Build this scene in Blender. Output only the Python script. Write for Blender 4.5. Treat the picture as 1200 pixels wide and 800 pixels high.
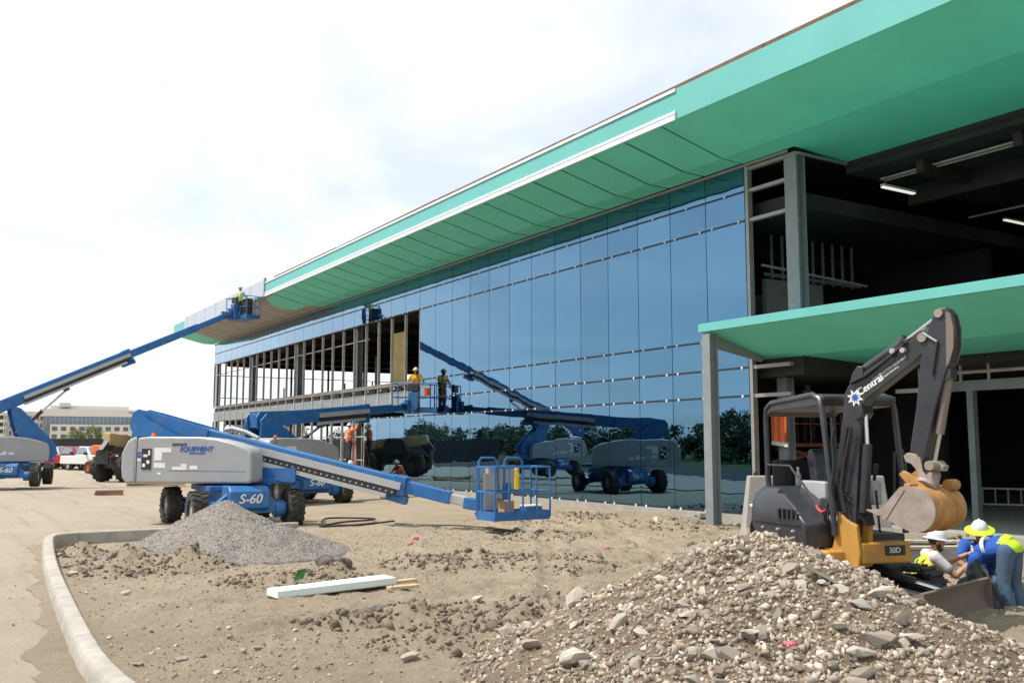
import bpy, bmesh, math, random
import numpy as np
from mathutils import Vector, Matrix

random.seed(7)
rng = np.random.default_rng(7)
for o in list(bpy.data.objects):
    bpy.data.objects.remove(o)
scn = bpy.context.scene
COL = scn.collection
rad = math.radians

# ------------------------------------------------------------------ camera
CAM_H = 1.9
FPX = 1119.0
PITCH = math.atan(122.0 / FPX)
YAW = math.atan(696.0 / FPX * math.cos(PITCH))
cF = Vector((math.sin(YAW) * math.cos(PITCH), math.cos(YAW) * math.cos(PITCH), math.sin(PITCH)))
cR = Vector((math.cos(YAW), -math.sin(YAW), 0))
cU = cR.cross(cF)
cam_data = bpy.data.cameras.new('camera')
cam_data.sensor_width = 36.0
cam_data.sensor_fit = 'HORIZONTAL'
cam_data.lens = FPX / 1200 * 36
cam_data.clip_start = 0.1
cam_data.clip_end = 3000
cam = bpy.data.objects.new('camera', cam_data)
COL.objects.link(cam)
cam.matrix_world = Matrix((
    (cR.x, cU.x, -cF.x, 0), (cR.y, cU.y, -cF.y, 0), (cR.z, cU.z, -cF.z, CAM_H), (0, 0, 0, 1)))
scn.camera = cam

# ------------------------------------------------------------------ light
SUN_DIR = Vector((-0.46, 0.24, 0.85)).normalized()      # towards the sun
SUN_EL = math.asin(SUN_DIR.z)
SUN_AZ = math.atan2(SUN_DIR.x, SUN_DIR.y)
world = bpy.data.worlds.new('World')
scn.world = world
world.use_nodes = True
wn, wl = world.node_tree.nodes, world.node_tree.links
wn.clear()
w_out = wn.new('ShaderNodeOutputWorld')
w_bg = wn.new('ShaderNodeBackground')
w_bg.inputs['Strength'].default_value = 0.1
w_sky = wn.new('ShaderNodeTexSky')
w_sky.sky_type = 'NISHITA'
w_sky.sun_disc = False
w_sky.sun_elevation = SUN_EL
w_sky.sun_rotation = SUN_AZ
w_sky.air_density = 1.0
w_sky.dust_density = 0.8
w_tc = wn.new('ShaderNodeTexCoord')
w_sep = wn.new('ShaderNodeSeparateXYZ')
wl.new(w_tc.outputs['Generated'], w_sep.inputs[0])
w_add = wn.new('ShaderNodeMath'); w_add.operation = 'ADD'; w_add.inputs[1].default_value = 0.16
w_abs = wn.new('ShaderNodeMath'); w_abs.operation = 'ABSOLUTE'
wl.new(w_sep.outputs['Z'], w_abs.inputs[0]); wl.new(w_abs.outputs[0], w_add.inputs[0])
w_dx = wn.new('ShaderNodeMath'); w_dx.operation = 'DIVIDE'
w_dy = wn.new('ShaderNodeMath'); w_dy.operation = 'DIVIDE'
wl.new(w_sep.outputs['X'], w_dx.inputs[0]); wl.new(w_add.outputs[0], w_dx.inputs[1])
wl.new(w_sep.outputs['Y'], w_dy.inputs[0]); wl.new(w_add.outputs[0], w_dy.inputs[1])
w_cmb = wn.new('ShaderNodeCombineXYZ')
wl.new(w_dx.outputs[0], w_cmb.inputs['X']); wl.new(w_dy.outputs[0], w_cmb.inputs['Y'])
w_noi = wn.new('ShaderNodeTexNoise')
w_noi.inputs['Scale'].default_value = 0.85
w_noi.inputs['Detail'].default_value = 6
w_noi.inputs['Roughness'].default_value = 0.55
w_noi.inputs['Distortion'].default_value = 0.5
wl.new(w_cmb.outputs[0], w_noi.inputs['Vector'])
w_rmp = wn.new('ShaderNodeValToRGB')
w_rmp.color_ramp.elements[0].position = 0.37
w_rmp.color_ramp.elements[0].color = (0.55, 0.55, 0.55, 1)
w_rmp.color_ramp.elements[1].position = 0.57
w_rmp.color_ramp.elements[1].color = (1, 1, 1, 1)
wl.new(w_noi.outputs['Fac'], w_rmp.inputs['Fac'])
w_mix = wn.new('ShaderNodeMix'); w_mix.data_type = 'RGBA'
wl.new(w_rmp.outputs['Color'], w_mix.inputs['Factor'])
wl.new(w_sky.outputs['Color'], w_mix.inputs[6])
w_mix.inputs[7].default_value = (9.6, 10.05, 10.4, 1)
wl.new(w_mix.outputs[2], w_bg.inputs['Color'])
wl.new(w_bg.outputs[0], w_out.inputs['Surface'])

sun_data = bpy.data.lights.new('sun', 'SUN')
sun_data.energy = 4.0
sun_data.angle = rad(0.6)
sun_data.color = (1.0, 0.95, 0.87)
sun = bpy.data.objects.new('sun', sun_data)
COL.objects.link(sun)
sun.rotation_euler = (-SUN_DIR).to_track_quat('-Z', 'Y').to_euler()
sun.location = (0, 0, 60)
scn.view_settings.view_transform = 'Standard'
scn.view_settings.look = 'None'
scn.view_settings.exposure = 0.40
scn.view_settings.gamma = 1.0
scn.render.engine = 'CYCLES'
try:
    scn.cycles.max_bounces = 8
    scn.cycles.transparent_max_bounces = 12
    scn.cycles.glossy_bounces = 3
    scn.cycles.caustics_reflective = False
    scn.cycles.use_denoising = True
except Exception:
    pass


# ------------------------------------------------------------------ sight lines (to place things where they stand)
def sight(x, y):
    return cF + cR * ((x - 600) / FPX) - cU * ((y - 400) / FPX)


EYE = Vector((0, 0, CAM_H))


def at_z(x, y, z):
    r = sight(x, y)
    return EYE + r * ((z - CAM_H) / r.z)


def at_x(x, y, X):
    r = sight(x, y)
    return EYE + r * (X / r.x)


def at_depth(x, y, d):
    return EYE + sight(x, y) * d


class Frame:
    """Upright local frame: s forward, n to the left, z up."""
    def __init__(self, c, h, z=0.0):
        h = Vector((h[0], h[1], 0)).normalized()
        self.h, self.n, self.c = h, Vector((-h.y, h.x, 0)), Vector((c[0], c[1], z))
        n = self.n
        self.M = Matrix(((h.x, n.x, 0, c[0]), (h.y, n.y, 0, c[1]), (0, 0, 1, z), (0, 0, 0, 1)))

    def sz(self, x, y, off=0.0):
        o = self.c + self.n * off
        r = sight(x, y)
        P = EYE + r * ((o - EYE).dot(self.n) / r.dot(self.n))
        return ((P - o).dot(self.h), P.z - self.c.z)


# ------------------------------------------------------------------ materials
MATS = {}


def mat(name, col, rough=0.6, metal=0.0, var=0.12, scale=2.5, bump=0.0, bscale=30.0, dirt=0.0,
        dirtcol=(0.30, 0.26, 0.20), dscale=1.6, island=0.0, objrand=0.0, icols=None, spec=0.5, col2=None, c2pos=(0.45, 0.6)):
    if name in MATS:
        return MATS[name]
    m = bpy.data.materials.new(name)
    m.use_nodes = True
    N, L = m.node_tree.nodes, m.node_tree.links
    b = N['Principled BSDF']
    b.inputs['Roughness'].default_value = rough
    b.inputs['Metallic'].default_value = metal
    b.inputs['Specular IOR Level'].default_value = spec
    tc = N.new('ShaderNodeTexCoord')
    no = N.new('ShaderNodeTexNoise')
    no.inputs['Scale'].default_value = scale
    no.inputs['Detail'].default_value = 6
    no.inputs['Roughness'].default_value = 0.62
    L.new(tc.outputs['Object'], no.inputs['Vector'])
    mx = N.new('ShaderNodeMix'); mx.data_type = 'RGBA'
    mr = N.new('ShaderNodeMapRange')
    mr.inputs['From Min'].default_value = 0.3
    mr.inputs['From Max'].default_value = 0.7
    L.new(no.outputs['Fac'], mr.inputs['Value'])
    L.new(mr.outputs[0], mx.inputs['Factor'])
    mx.inputs[6].default_value = (*[c * (1 - var) for c in col], 1)
    mx.inputs[7].default_value = (*[min(1, c * (1 + var)) for c in col], 1)
    out = mx.outputs[2]
    if col2 is not None:
        n2 = N.new('ShaderNodeTexNoise')
        n2.inputs['Scale'].default_value = scale * 0.37
        n2.inputs['Detail'].default_value = 5
        L.new(tc.outputs['Object'], n2.inputs['Vector'])
        m2 = N.new('ShaderNodeMapRange')
        m2.inputs['From Min'].default_value, m2.inputs['From Max'].default_value = c2pos
        L.new(n2.outputs['Fac'], m2.inputs['Value'])
        x2 = N.new('ShaderNodeMix'); x2.data_type = 'RGBA'
        L.new(m2.outputs[0], x2.inputs['Factor'])
        L.new(out, x2.inputs[6])
        x2.inputs[7].default_value = (*col2, 1)
        out = x2.outputs[2]
    if dirt > 0:
        n2 = N.new('ShaderNodeTexNoise')
        n2.inputs['Scale'].default_value = dscale
        n2.inputs['Detail'].default_value = 9
        n2.inputs['Roughness'].default_value = 0.75
        L.new(tc.outputs['Object'], n2.inputs['Vector'])
        m2 = N.new('ShaderNodeMapRange')
        m2.inputs['From Min'].default_value = 0.42
        m2.inputs['From Max'].default_value = 0.72
        m2.inputs['To Max'].default_value = dirt
        L.new(n2.outputs['Fac'], m2.inputs['Value'])
        x2 = N.new('ShaderNodeMix'); x2.data_type = 'RGBA'
        L.new(m2.outputs[0], x2.inputs['Factor'])
        L.new(out, x2.inputs[6])
        x2.inputs[7].default_value = (*dirtcol, 1)
        out = x2.outputs[2]
    if island > 0 or objrand > 0:
        if island > 0:
            g = N.new('ShaderNodeNewGeometry'); src = g.outputs['Random Per Island']; amt = island
        else:
            g = N.new('ShaderNodeObjectInfo'); src = g.outputs['Random']; amt = objrand
        m2 = N.new('ShaderNodeMapRange')
        m2.inputs['To Min'].default_value = 1 - amt
        m2.inputs['To Max'].default_value = 1 + amt
        L.new(src, m2.inputs['Value'])
        if icols:
            wn_ = N.new('ShaderNodeTexWhiteNoise'); wn_.noise_dimensions = '1D'
            L.new(src, wn_.inputs['W'])
            rp = N.new('ShaderNodeValToRGB'); rp.color_ramp.interpolation = 'CONSTANT'
            el = rp.color_ramp.elements
            while len(el) < len(icols): el.new(0.5)
            for q_, (e_, c_) in enumerate(zip(el, icols)):
                e_.position = q_ / len(icols); e_.color = (*c_, 1)
            L.new(wn_.outputs['Value'], rp.inputs['Fac'])
            xm = N.new('ShaderNodeMix'); xm.data_type = 'RGBA'; xm.inputs['Factor'].default_value = 0.75
            L.new(out, xm.inputs[6]); L.new(rp.outputs['Color'], xm.inputs[7])
            out = xm.outputs[2]
        hs = N.new('ShaderNodeHueSaturation')
        L.new(m2.outputs[0], hs.inputs['Value'])
        L.new(out, hs.inputs['Color'])
        out = hs.outputs['Color']
    L.new(out, b.inputs['Base Color'])
    if bump > 0:
        n3 = N.new('ShaderNodeTexNoise')
        n3.inputs['Scale'].default_value = bscale
        n3.inputs['Detail'].default_value = 8
        n3.inputs['Roughness'].default_value = 0.65
        L.new(tc.outputs['Object'], n3.inputs['Vector'])
        bp = N.new('ShaderNodeBump')
        bp.inputs['Strength'].default_value = 1.0
        bp.inputs['Distance'].default_value = bump
        L.new(n3.outputs['Fac'], bp.inputs['Height'])
        L.new(bp.outputs[0], b.inputs['Normal'])
    MATS[name] = m
    return m


def emit(name, col, s):
    m = bpy.data.materials.new(name); m.use_nodes = True
    b = m.node_tree.nodes['Principled BSDF']
    b.inputs['Base Color'].default_value = (*col, 1)
    b.inputs['Emission Color'].default_value = (*col, 1)
    b.inputs['Emission Strength'].default_value = s
    MATS[name] = m
    return m


# building
GREEN = mat('green_sheathing', (0.16, 0.74, 0.575), 0.55, var=0.07, scale=0.6, dirt=0.18, dirtcol=(0.15, 0.45, 0.36), dscale=0.9)
GREEN_L = mat('green_fascia_board', (0.125, 0.43, 0.40), 0.5, var=0.06, scale=0.5)
PLY = mat('plywood', (0.38, 0.355, 0.335), 0.8, var=0.2, scale=1.2, dirt=0.3, dirtcol=(0.25, 0.22, 0.19))
SEAM = mat('brown_seam_tape', (0.10, 0.06, 0.045), 0.8)
TRIMW = mat('white_metal_trim', (0.62, 0.66, 0.68), 0.35, var=0.04)
WRAP = mat('white_panel_film', (0.42, 0.46, 0.55), 0.4, var=0.08, scale=0.8)
NAILER = mat('wood_nailer', (0.15, 0.085, 0.05), 0.8, var=0.3)
STEELG = mat('grey_primed_steel', (0.21, 0.235, 0.25), 0.5, 0.0, var=0.15, dirt=0.25, dirtcol=(0.24, 0.22, 0.19))
GALV = mat('galvanised_stud', (0.46, 0.445, 0.43), 0.5, 0.1, var=0.2, dirt=0.3, dirtcol=(0.30, 0.22, 0.16))
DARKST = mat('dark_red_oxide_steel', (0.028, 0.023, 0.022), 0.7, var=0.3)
MULL = mat('black_mullion', (0.018, 0.018, 0.025), 0.45)
MULLG = mat('grey_mullion', (0.30, 0.29, 0.28), 0.4, 0.3)
CLIP = mat('white_clip', (0.75, 0.75, 0.76), 0.5)
CONC = mat('concrete', (0.325, 0.31, 0.285), 0.9, var=0.16, scale=3.0, bump=0.004, bscale=45, dirt=0.35, dirtcol=(0.27, 0.24, 0.20))
CONC_D = mat('concrete_floor', (0.24, 0.235, 0.225), 0.85, var=0.15, scale=1.0)
KERBM = mat('weathered_kerb', (0.36, 0.335, 0.30), 0.92, var=0.2, scale=4.0, bump=0.007, bscale=50, dirt=0.6, dirtcol=(0.25, 0.205, 0.155), dscale=2.4)
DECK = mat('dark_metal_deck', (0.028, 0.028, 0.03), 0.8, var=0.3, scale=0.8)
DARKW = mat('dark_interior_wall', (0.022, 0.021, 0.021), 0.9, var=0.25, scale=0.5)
DRYW = mat('unpainted_drywall', (0.30, 0.295, 0.28), 0.9, var=0.1)
OSB = mat('yellow_sheathing_board', (0.42, 0.31, 0.13), 0.85, var=0.15)
# machines
BLUE = mat('blue_machine_paint', (0.012, 0.125, 0.36), 0.40, var=0.14, dirt=0.5, dirtcol=(0.14, 0.19, 0.235), dscale=2.8)
GREYP = mat('grey_machine_paint', (0.34, 0.345, 0.36), 0.38, var=0.06, dirt=0.30, dirtcol=(0.27, 0.26, 0.24))
GREYD = mat('grey_boom_steel', (0.44, 0.45, 0.46), 0.4, 0.2, var=0.08, dirt=0.3)
BLACK = mat('black_rubber', (0.018, 0.017, 0.017), 0.75, var=0.3)
TYRE = mat('dusty_tyre', (0.028, 0.027, 0.026), 0.9, var=0.25, dirt=0.55, dirtcol=(0.13, 0.115, 0.095), dscale=4)
BLKM = mat('black_metal', (0.02, 0.02, 0.022), 0.5, var=0.2, dirt=0.2, dirtcol=(0.10, 0.09, 0.08))
CHROME = mat('chrome_rod', (0.62, 0.62, 0.64), 0.18, 1.0, var=0.05)
STICK = mat('white_sticker', (0.72, 0.72, 0.70), 0.5)
STICKB = mat('blue_print', (0.03, 0.10, 0.38), 0.5)
STICKK = mat('black_print', (0.02, 0.02, 0.02), 0.5)
YEL = mat('yellow_machine_paint', (0.52, 0.26, 0.03), 0.48, var=0.14, dirt=0.75, dirtcol=(0.27, 0.185, 0.10), dscale=4.5, bump=0.002, bscale=50)
YELL = mat('yellow_plastic', (0.72, 0.48, 0.03), 0.45)
TAN = mat('faded_yellow_paint', (0.42, 0.32, 0.14), 0.6, var=0.15, dirt=0.3)
CHAR = mat('charcoal_machine_paint', (0.030, 0.032, 0.040), 0.36, var=0.18, dirt=0.45, dirtcol=(0.075, 0.07, 0.066), dscale=4.0)
RUST = mat('rusty_bucket_paint', (0.44, 0.215, 0.05), 0.7, var=0.28, scale=6, dirt=0.95, dirtcol=(0.20, 0.14, 0.10), dscale=5.5, bump=0.003, bscale=60)
WORN = mat('worn_dusty_steel', (0.33, 0.275, 0.235), 0.6, 0.1, var=0.2, scale=5, dirt=0.6, dirtcol=(0.19, 0.145, 0.115), dscale=6, bump=0.003, bscale=80)
BLADE = mat('worn_blade_steel', (0.20, 0.165, 0.145), 0.55, 0.2, var=0.2, scale=4, dirt=0.6, dirtcol=(0.14, 0.09, 0.065), dscale=4)
ORANGE_SHADE = mat('shaded_dusty_orange_paint', (0.36, 0.085, 0.025), 0.6, var=0.2, dirt=0.4)  # darker copy of the orange, lobby shade put into the colour, plus dirt
ORANGE = mat('orange_machine_paint', (0.62, 0.13, 0.02), 0.5, var=0.1)
RED = mat('red_car_paint', (0.33, 0.02, 0.03), 0.25, var=0.05)
WHITE = mat('white_car_paint', (0.68, 0.68, 0.70), 0.25, var=0.03)
SILVER = mat('silver_car_paint', (0.45, 0.47, 0.50), 0.3, 0.3, var=0.03)
CARGL = mat('car_glass', (0.16, 0.20, 0.23), 0.06, var=0.1, spec=0.9)
LAMPG = mat('headlight_glass', (0.75, 0.76, 0.78), 0.1, spec=0.8)
# people
SKIN = mat('skin', (0.45, 0.25, 0.175), 0.55, var=0.10, scale=9)
SKIN2 = mat('tanned_skin', (0.27, 0.135, 0.09), 0.55, var=0.10, scale=9)
HAIR = mat('dark_hair', (0.05, 0.03, 0.02), 0.7, var=0.3, scale=30)
DENIM = mat('blue_denim', (0.055, 0.10, 0.17), 0.9, var=0.25, scale=8, dirt=0.4, dirtcol=(0.16, 0.18, 0.20), bump=0.006, bscale=14)
SHIRTB = mat('royal_blue_shirt', (0.012, 0.075, 0.36), 0.85, var=0.2, scale=7, bump=0.008, bscale=11)
SHIRTW = mat('white_shirt', (0.56, 0.52, 0.53), 0.85, var=0.08, scale=8, bump=0.008, bscale=11)
LIME = mat('lime_high_vis', (0.42, 0.66, 0.02), 0.7, var=0.10, scale=6)
HIVO = mat('orange_high_vis', (0.85, 0.16, 0.03), 0.7, var=0.12, scale=6)
HIVY = mat('yellow_high_vis', (0.72, 0.55, 0.07), 0.7, var=0.12, scale=6)
REFL = mat('reflective_tape', (0.62, 0.64, 0.68), 0.35, var=0.05)
HATW = mat('white_hard_hat', (0.62, 0.62, 0.62), 0.35, var=0.06, scale=12)
HATT = mat('tan_hard_hat', (0.62, 0.46, 0.24), 0.45)
WORKP = mat('grey_work_trousers', (0.16, 0.17, 0.16), 0.9, var=0.25, scale=7, bump=0.01, bscale=9)
DARKP = mat('dark_trousers', (0.035, 0.04, 0.055), 0.9, var=0.2)
BOOT = mat('brown_boot', (0.09, 0.055, 0.035), 0.8, var=0.2)
BAG = mat('black_plastic_sheet', (0.012, 0.012, 0.013), 0.5, var=0.2, bump=0.02, bscale=7)
WOOD = mat('raw_lumber', (0.50, 0.36, 0.20), 0.8, var=0.2, scale=5)
WOODG = mat('grey_lumber', (0.44, 0.39, 0.32), 0.85, var=0.2, scale=5)
FOAM = mat('white_foam_board', (0.66, 0.73, 0.71), 0.8, var=0.05)
PINK = mat('pink_ribbon', (0.80, 0.13, 0.17), 0.6)
CARD = mat('cardboard', (0.42, 0.25, 0.13), 0.85)
GREENB = mat('green_scrap', (0.06, 0.22, 0.05), 0.5)

# ground materials
STONE = mat('broken_limestone', (0.33, 0.285, 0.235), 0.92, var=0.22, scale=14, bump=0.006, bscale=60, objrand=0.3, icols=[(.34, .30, .245), (.27, .225, .18), (.42, .385, .33), (.31, .265, .215), (.24, .20, .165), (.37, .31, .25)], dirt=0.4, dirtcol=(0.25, 0.20, 0.145), dscale=9)
RUB = mat('small_rubble', (0.315, 0.27, 0.222), 0.95, var=0.2, scale=20, island=0.28, icols=[(.35, .28, .205), (.235, .18, .128), (.44, .375, .295), (.28, .23, .18), (.175, .13, .092), (.34, .265, .19), (.26, .205, .15), (.53, .47, .385)])
PEB = mat('loose_pebbles', (0.29, 0.245, 0.19), 0.95, var=0.2, scale=20, island=0.3, icols=[(.30, .25, .19), (.22, .175, .13), (.40, .36, .30), (.27, .22, .165), (.17, .135, .10)])
CLOD = mat('dirt_clods', (0.165, 0.128, 0.094), 0.97, var=0.2, scale=20, island=0.35)
GRAV = mat('grey_gravel', (0.265, 0.235, 0.212), 0.95, var=0.15, scale=8, island=0.45)
GRAVB = mat('grey_gravel_bed', (0.23, 0.20, 0.178), 0.95, var=0.3, scale=30, bump=0.012, bscale=70)


def ground_mat(name, c_a, c_b, c_dark, s1, bumpd, tracks=False):
    m = bpy.data.materials.new(name); m.use_nodes = True
    N, L = m.node_tree.nodes, m.node_tree.links
    b = N['Principled BSDF']; b.inputs['Roughness'].default_value = 0.96
    b.inputs['Specular IOR Level'].default_value = 0.15
    tc = N.new('ShaderNodeTexCoord')

    def noise(sc, det=8, ro=0.65, vec=None, dist=0.0):
        n = N.new('ShaderNodeTexNoise'); n.inputs['Scale'].default_value = sc
        n.inputs['Detail'].default_value = det; n.inputs['Roughness'].default_value = ro
        n.inputs['Distortion'].default_value = dist
        L.new(vec or tc.outputs['Object'], n.inputs['Vector']); return n.outputs['Fac']

    def ramp(v, a, bb, t0=0.0, t1=1.0):
        r = N.new('ShaderNodeMapRange'); r.inputs['From Min'].default_value = a; r.inputs['From Max'].default_value = bb
        r.inputs['To Min'].default_value = t0; r.inputs['To Max'].default_value = t1
        L.new(v, r.inputs['Value']); return r.outputs[0]

    def mix(f, a, bb):
        x = N.new('ShaderNodeMix'); x.data_type = 'RGBA'
        L.new(f, x.inputs['Factor'])
        for i, v in ((6, a), (7, bb)):
            if isinstance(v, tuple): x.inputs[i].default_value = (*v, 1)
            else: L.new(v, x.inputs[i])
        return x.outputs[2]
    c = mix(ramp(noise(s1), 0.35, 0.65), c_a, c_b)
    c = mix(ramp(noise(s1 * 3.3, 10, 0.75), 0.55, 0.75, 0, 0.65), c, c_dark)
    c = mix(ramp(noise(s1 * 28, 6, 0.7), 0.56, 0.70, 0, 0.6), c, tuple(min(1, k * 1.4) for k in c_a))
    c = mix(ramp(noise(s1 * 19, 7, 0.75), 0.56, 0.70, 0, 0.55), c, tuple(k * 0.8 for k in c_dark))
    if tracks:
        mp = N.new('ShaderNodeMapping'); mp.inputs['Scale'].default_value = (1.0, 0.07, 1.0)
        mp.inputs['Rotation'].default_value = (0, 0, rad(4))
        L.new(tc.outputs['Object'], mp.inputs['Vector'])
        c = mix(ramp(noise(1.6, 6, 0.7, mp.outputs[0], 0.4), 0.5, 0.68, 0, 0.6), c, c_dark)
    L.new(c, b.inputs['Base Color'])
    bp = N.new('ShaderNodeBump'); bp.inputs['Distance'].default_value = bumpd
    n1 = noise(16, 12, 0.78)
    L.new(n1, bp.inputs['Height'])
    L.new(bp.outputs[0], b.inputs['Normal'])
    MATS[name] = m
    return m


DIRT = ground_mat('bare_dirt', (0.465, 0.385, 0.285), (0.375, 0.303, 0.218), (0.225, 0.175, 0.123), 0.55, 0.09)
ROADM = ground_mat('dusty_concrete_road', (0.365, 0.31, 0.248), (0.315, 0.263, 0.205), (0.215, 0.173, 0.13), 0.5, 0.03, tracks=True)
RUBB = ground_mat('rubble_bed', (0.275, 0.215, 0.152), (0.225, 0.175, 0.124), (0.15, 0.117, 0.086), 1.5, 0.06)
GRASS = ground_mat('dry_grass', (0.055, 0.075, 0.028), (0.045, 0.058, 0.022), (0.035, 0.04, 0.02), 0.3, 0.03)
ASPH = ground_mat('asphalt', (0.055, 0.054, 0.052), (0.045, 0.045, 0.044), (0.035, 0.035, 0.034), 0.4, 0.01)
LEAF = mat('dark_leaves', (0.055, 0.085, 0.028), 0.7, var=0.3, scale=0.8, island=0.45)
LEAFL = mat('pale_leaves', (0.11, 0.15, 0.05), 0.7, var=0.3, scale=0.8, island=0.4)
BARK = mat('bark', (0.10, 0.075, 0.055), 0.9, var=0.3)


def glass_mat():
    m = bpy.data.materials.new('blue_reflective_glass'); m.use_nodes = True
    N, L = m.node_tree.nodes, m.node_tree.links
    N.clear()
    out = N.new('ShaderNodeOutputMaterial')
    gl = N.new('ShaderNodeBsdfGlossy'); gl.inputs['Roughness'].default_value = 0.0
    gl.inputs['Color'].default_value = (0.30, 0.63, 1.0, 1)
    g2 = N.new('ShaderNodeBsdfGlossy'); g2.inputs['Roughness'].default_value = 0.0
    g2.inputs['Color'].default_value = (0.86, 0.92, 1.0, 1)
    tr = N.new('ShaderNodeBsdfTransparent'); tr.inputs['Color'].default_value = (0.13, 0.22, 0.21, 1)
    lw = N.new('ShaderNodeFresnel'); lw.inputs['IOR'].default_value = 1.5
    mr = N.new('ShaderNodeMapRange'); mr.inputs['From Min'].default_value = 0.04; mr.inputs['From Max'].default_value = 0.4
    mr.inputs['To Min'].default_value = 0.345; mr.inputs['To Max'].default_value = 0.85
    L.new(lw.outputs[0], mr.inputs['Value'])
    cm = N.new('ShaderNodeMixShader')
    m2 = N.new('ShaderNodeMapRange'); m2.inputs['From Min'].default_value = 0.05; m2.inputs['From Max'].default_value = 0.35
    L.new(lw.outputs[0], m2.inputs['Value'])
    L.new(m2.outputs[0], cm.inputs[0]); L.new(gl.outputs[0], cm.inputs[1]); L.new(g2.outputs[0], cm.inputs[2])
    ms = N.new('ShaderNodeMixShader')
    L.new(mr.outputs[0], ms.inputs[0]); L.new(tr.outputs[0], ms.inputs[1]); L.new(cm.outputs[0], ms.inputs[2])
    tc = N.new('ShaderNodeTexCoord')
    oi = N.new('ShaderNodeObjectInfo')
    vr = N.new('ShaderNodeMapRange'); vr.inputs['To Min'].default_value = 0.90; vr.inputs['To Max'].default_value = 1.06
    L.new(oi.outputs['Random'], vr.inputs['Value'])
    hv = N.new('ShaderNodeHueSaturation'); hv.inputs['Color'].default_value = (0.31, 0.63, 0.96, 1)
    L.new(vr.outputs[0], hv.inputs['Value']); L.new(hv.outputs[0], gl.inputs['Color'])
    ad = N.new('ShaderNodeVectorMath'); ad.operation = 'ADD'
    L.new(tc.outputs['Object'], ad.inputs[0]); L.new(oi.outputs['Location'], ad.inputs[1])
    no = N.new('ShaderNodeTexNoise'); no.inputs['Scale'].default_value = 0.9; no.inputs['Detail'].default_value = 1.5
    L.new(ad.outputs[0], no.inputs['Vector'])
    bp = N.new('ShaderNodeBump'); bp.inputs['Distance'].default_value = 0.006; bp.inputs['Strength'].default_value = 0.5
    L.new(no.outputs['Fac'], bp.inputs['Height'])
    L.new(bp.outputs[0], gl.inputs['Normal']); L.new(bp.outputs[0], g2.inputs['Normal'])
    L.new(ms.outputs[0], out.inputs['Surface'])
    MATS['glass'] = m
    return m


GLASS = glass_mat()


# ------------------------------------------------------------------ mesh helpers
def thing(name, label, cat, loc=(0, 0, 0), group=None):
    o = bpy.data.objects.new(name, None)
    o.empty_display_size = 0.2
    COL.objects.link(o)
    o.location = loc
    o['label'] = label
    o['category'] = cat
    if group:
        o['group'] = group
    return o


def tag(o, label=None, cat=None, group=None, kind=None):
    if label: o['label'] = label
    if cat: o['category'] = cat
    if group: o['group'] = group
    if kind: o['kind'] = kind
    return o


def root_loc(o):
    v = Vector((0, 0, 0))
    while o is not None:
        v += Vector(o.location)
        o = o.parent
    return v


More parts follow.
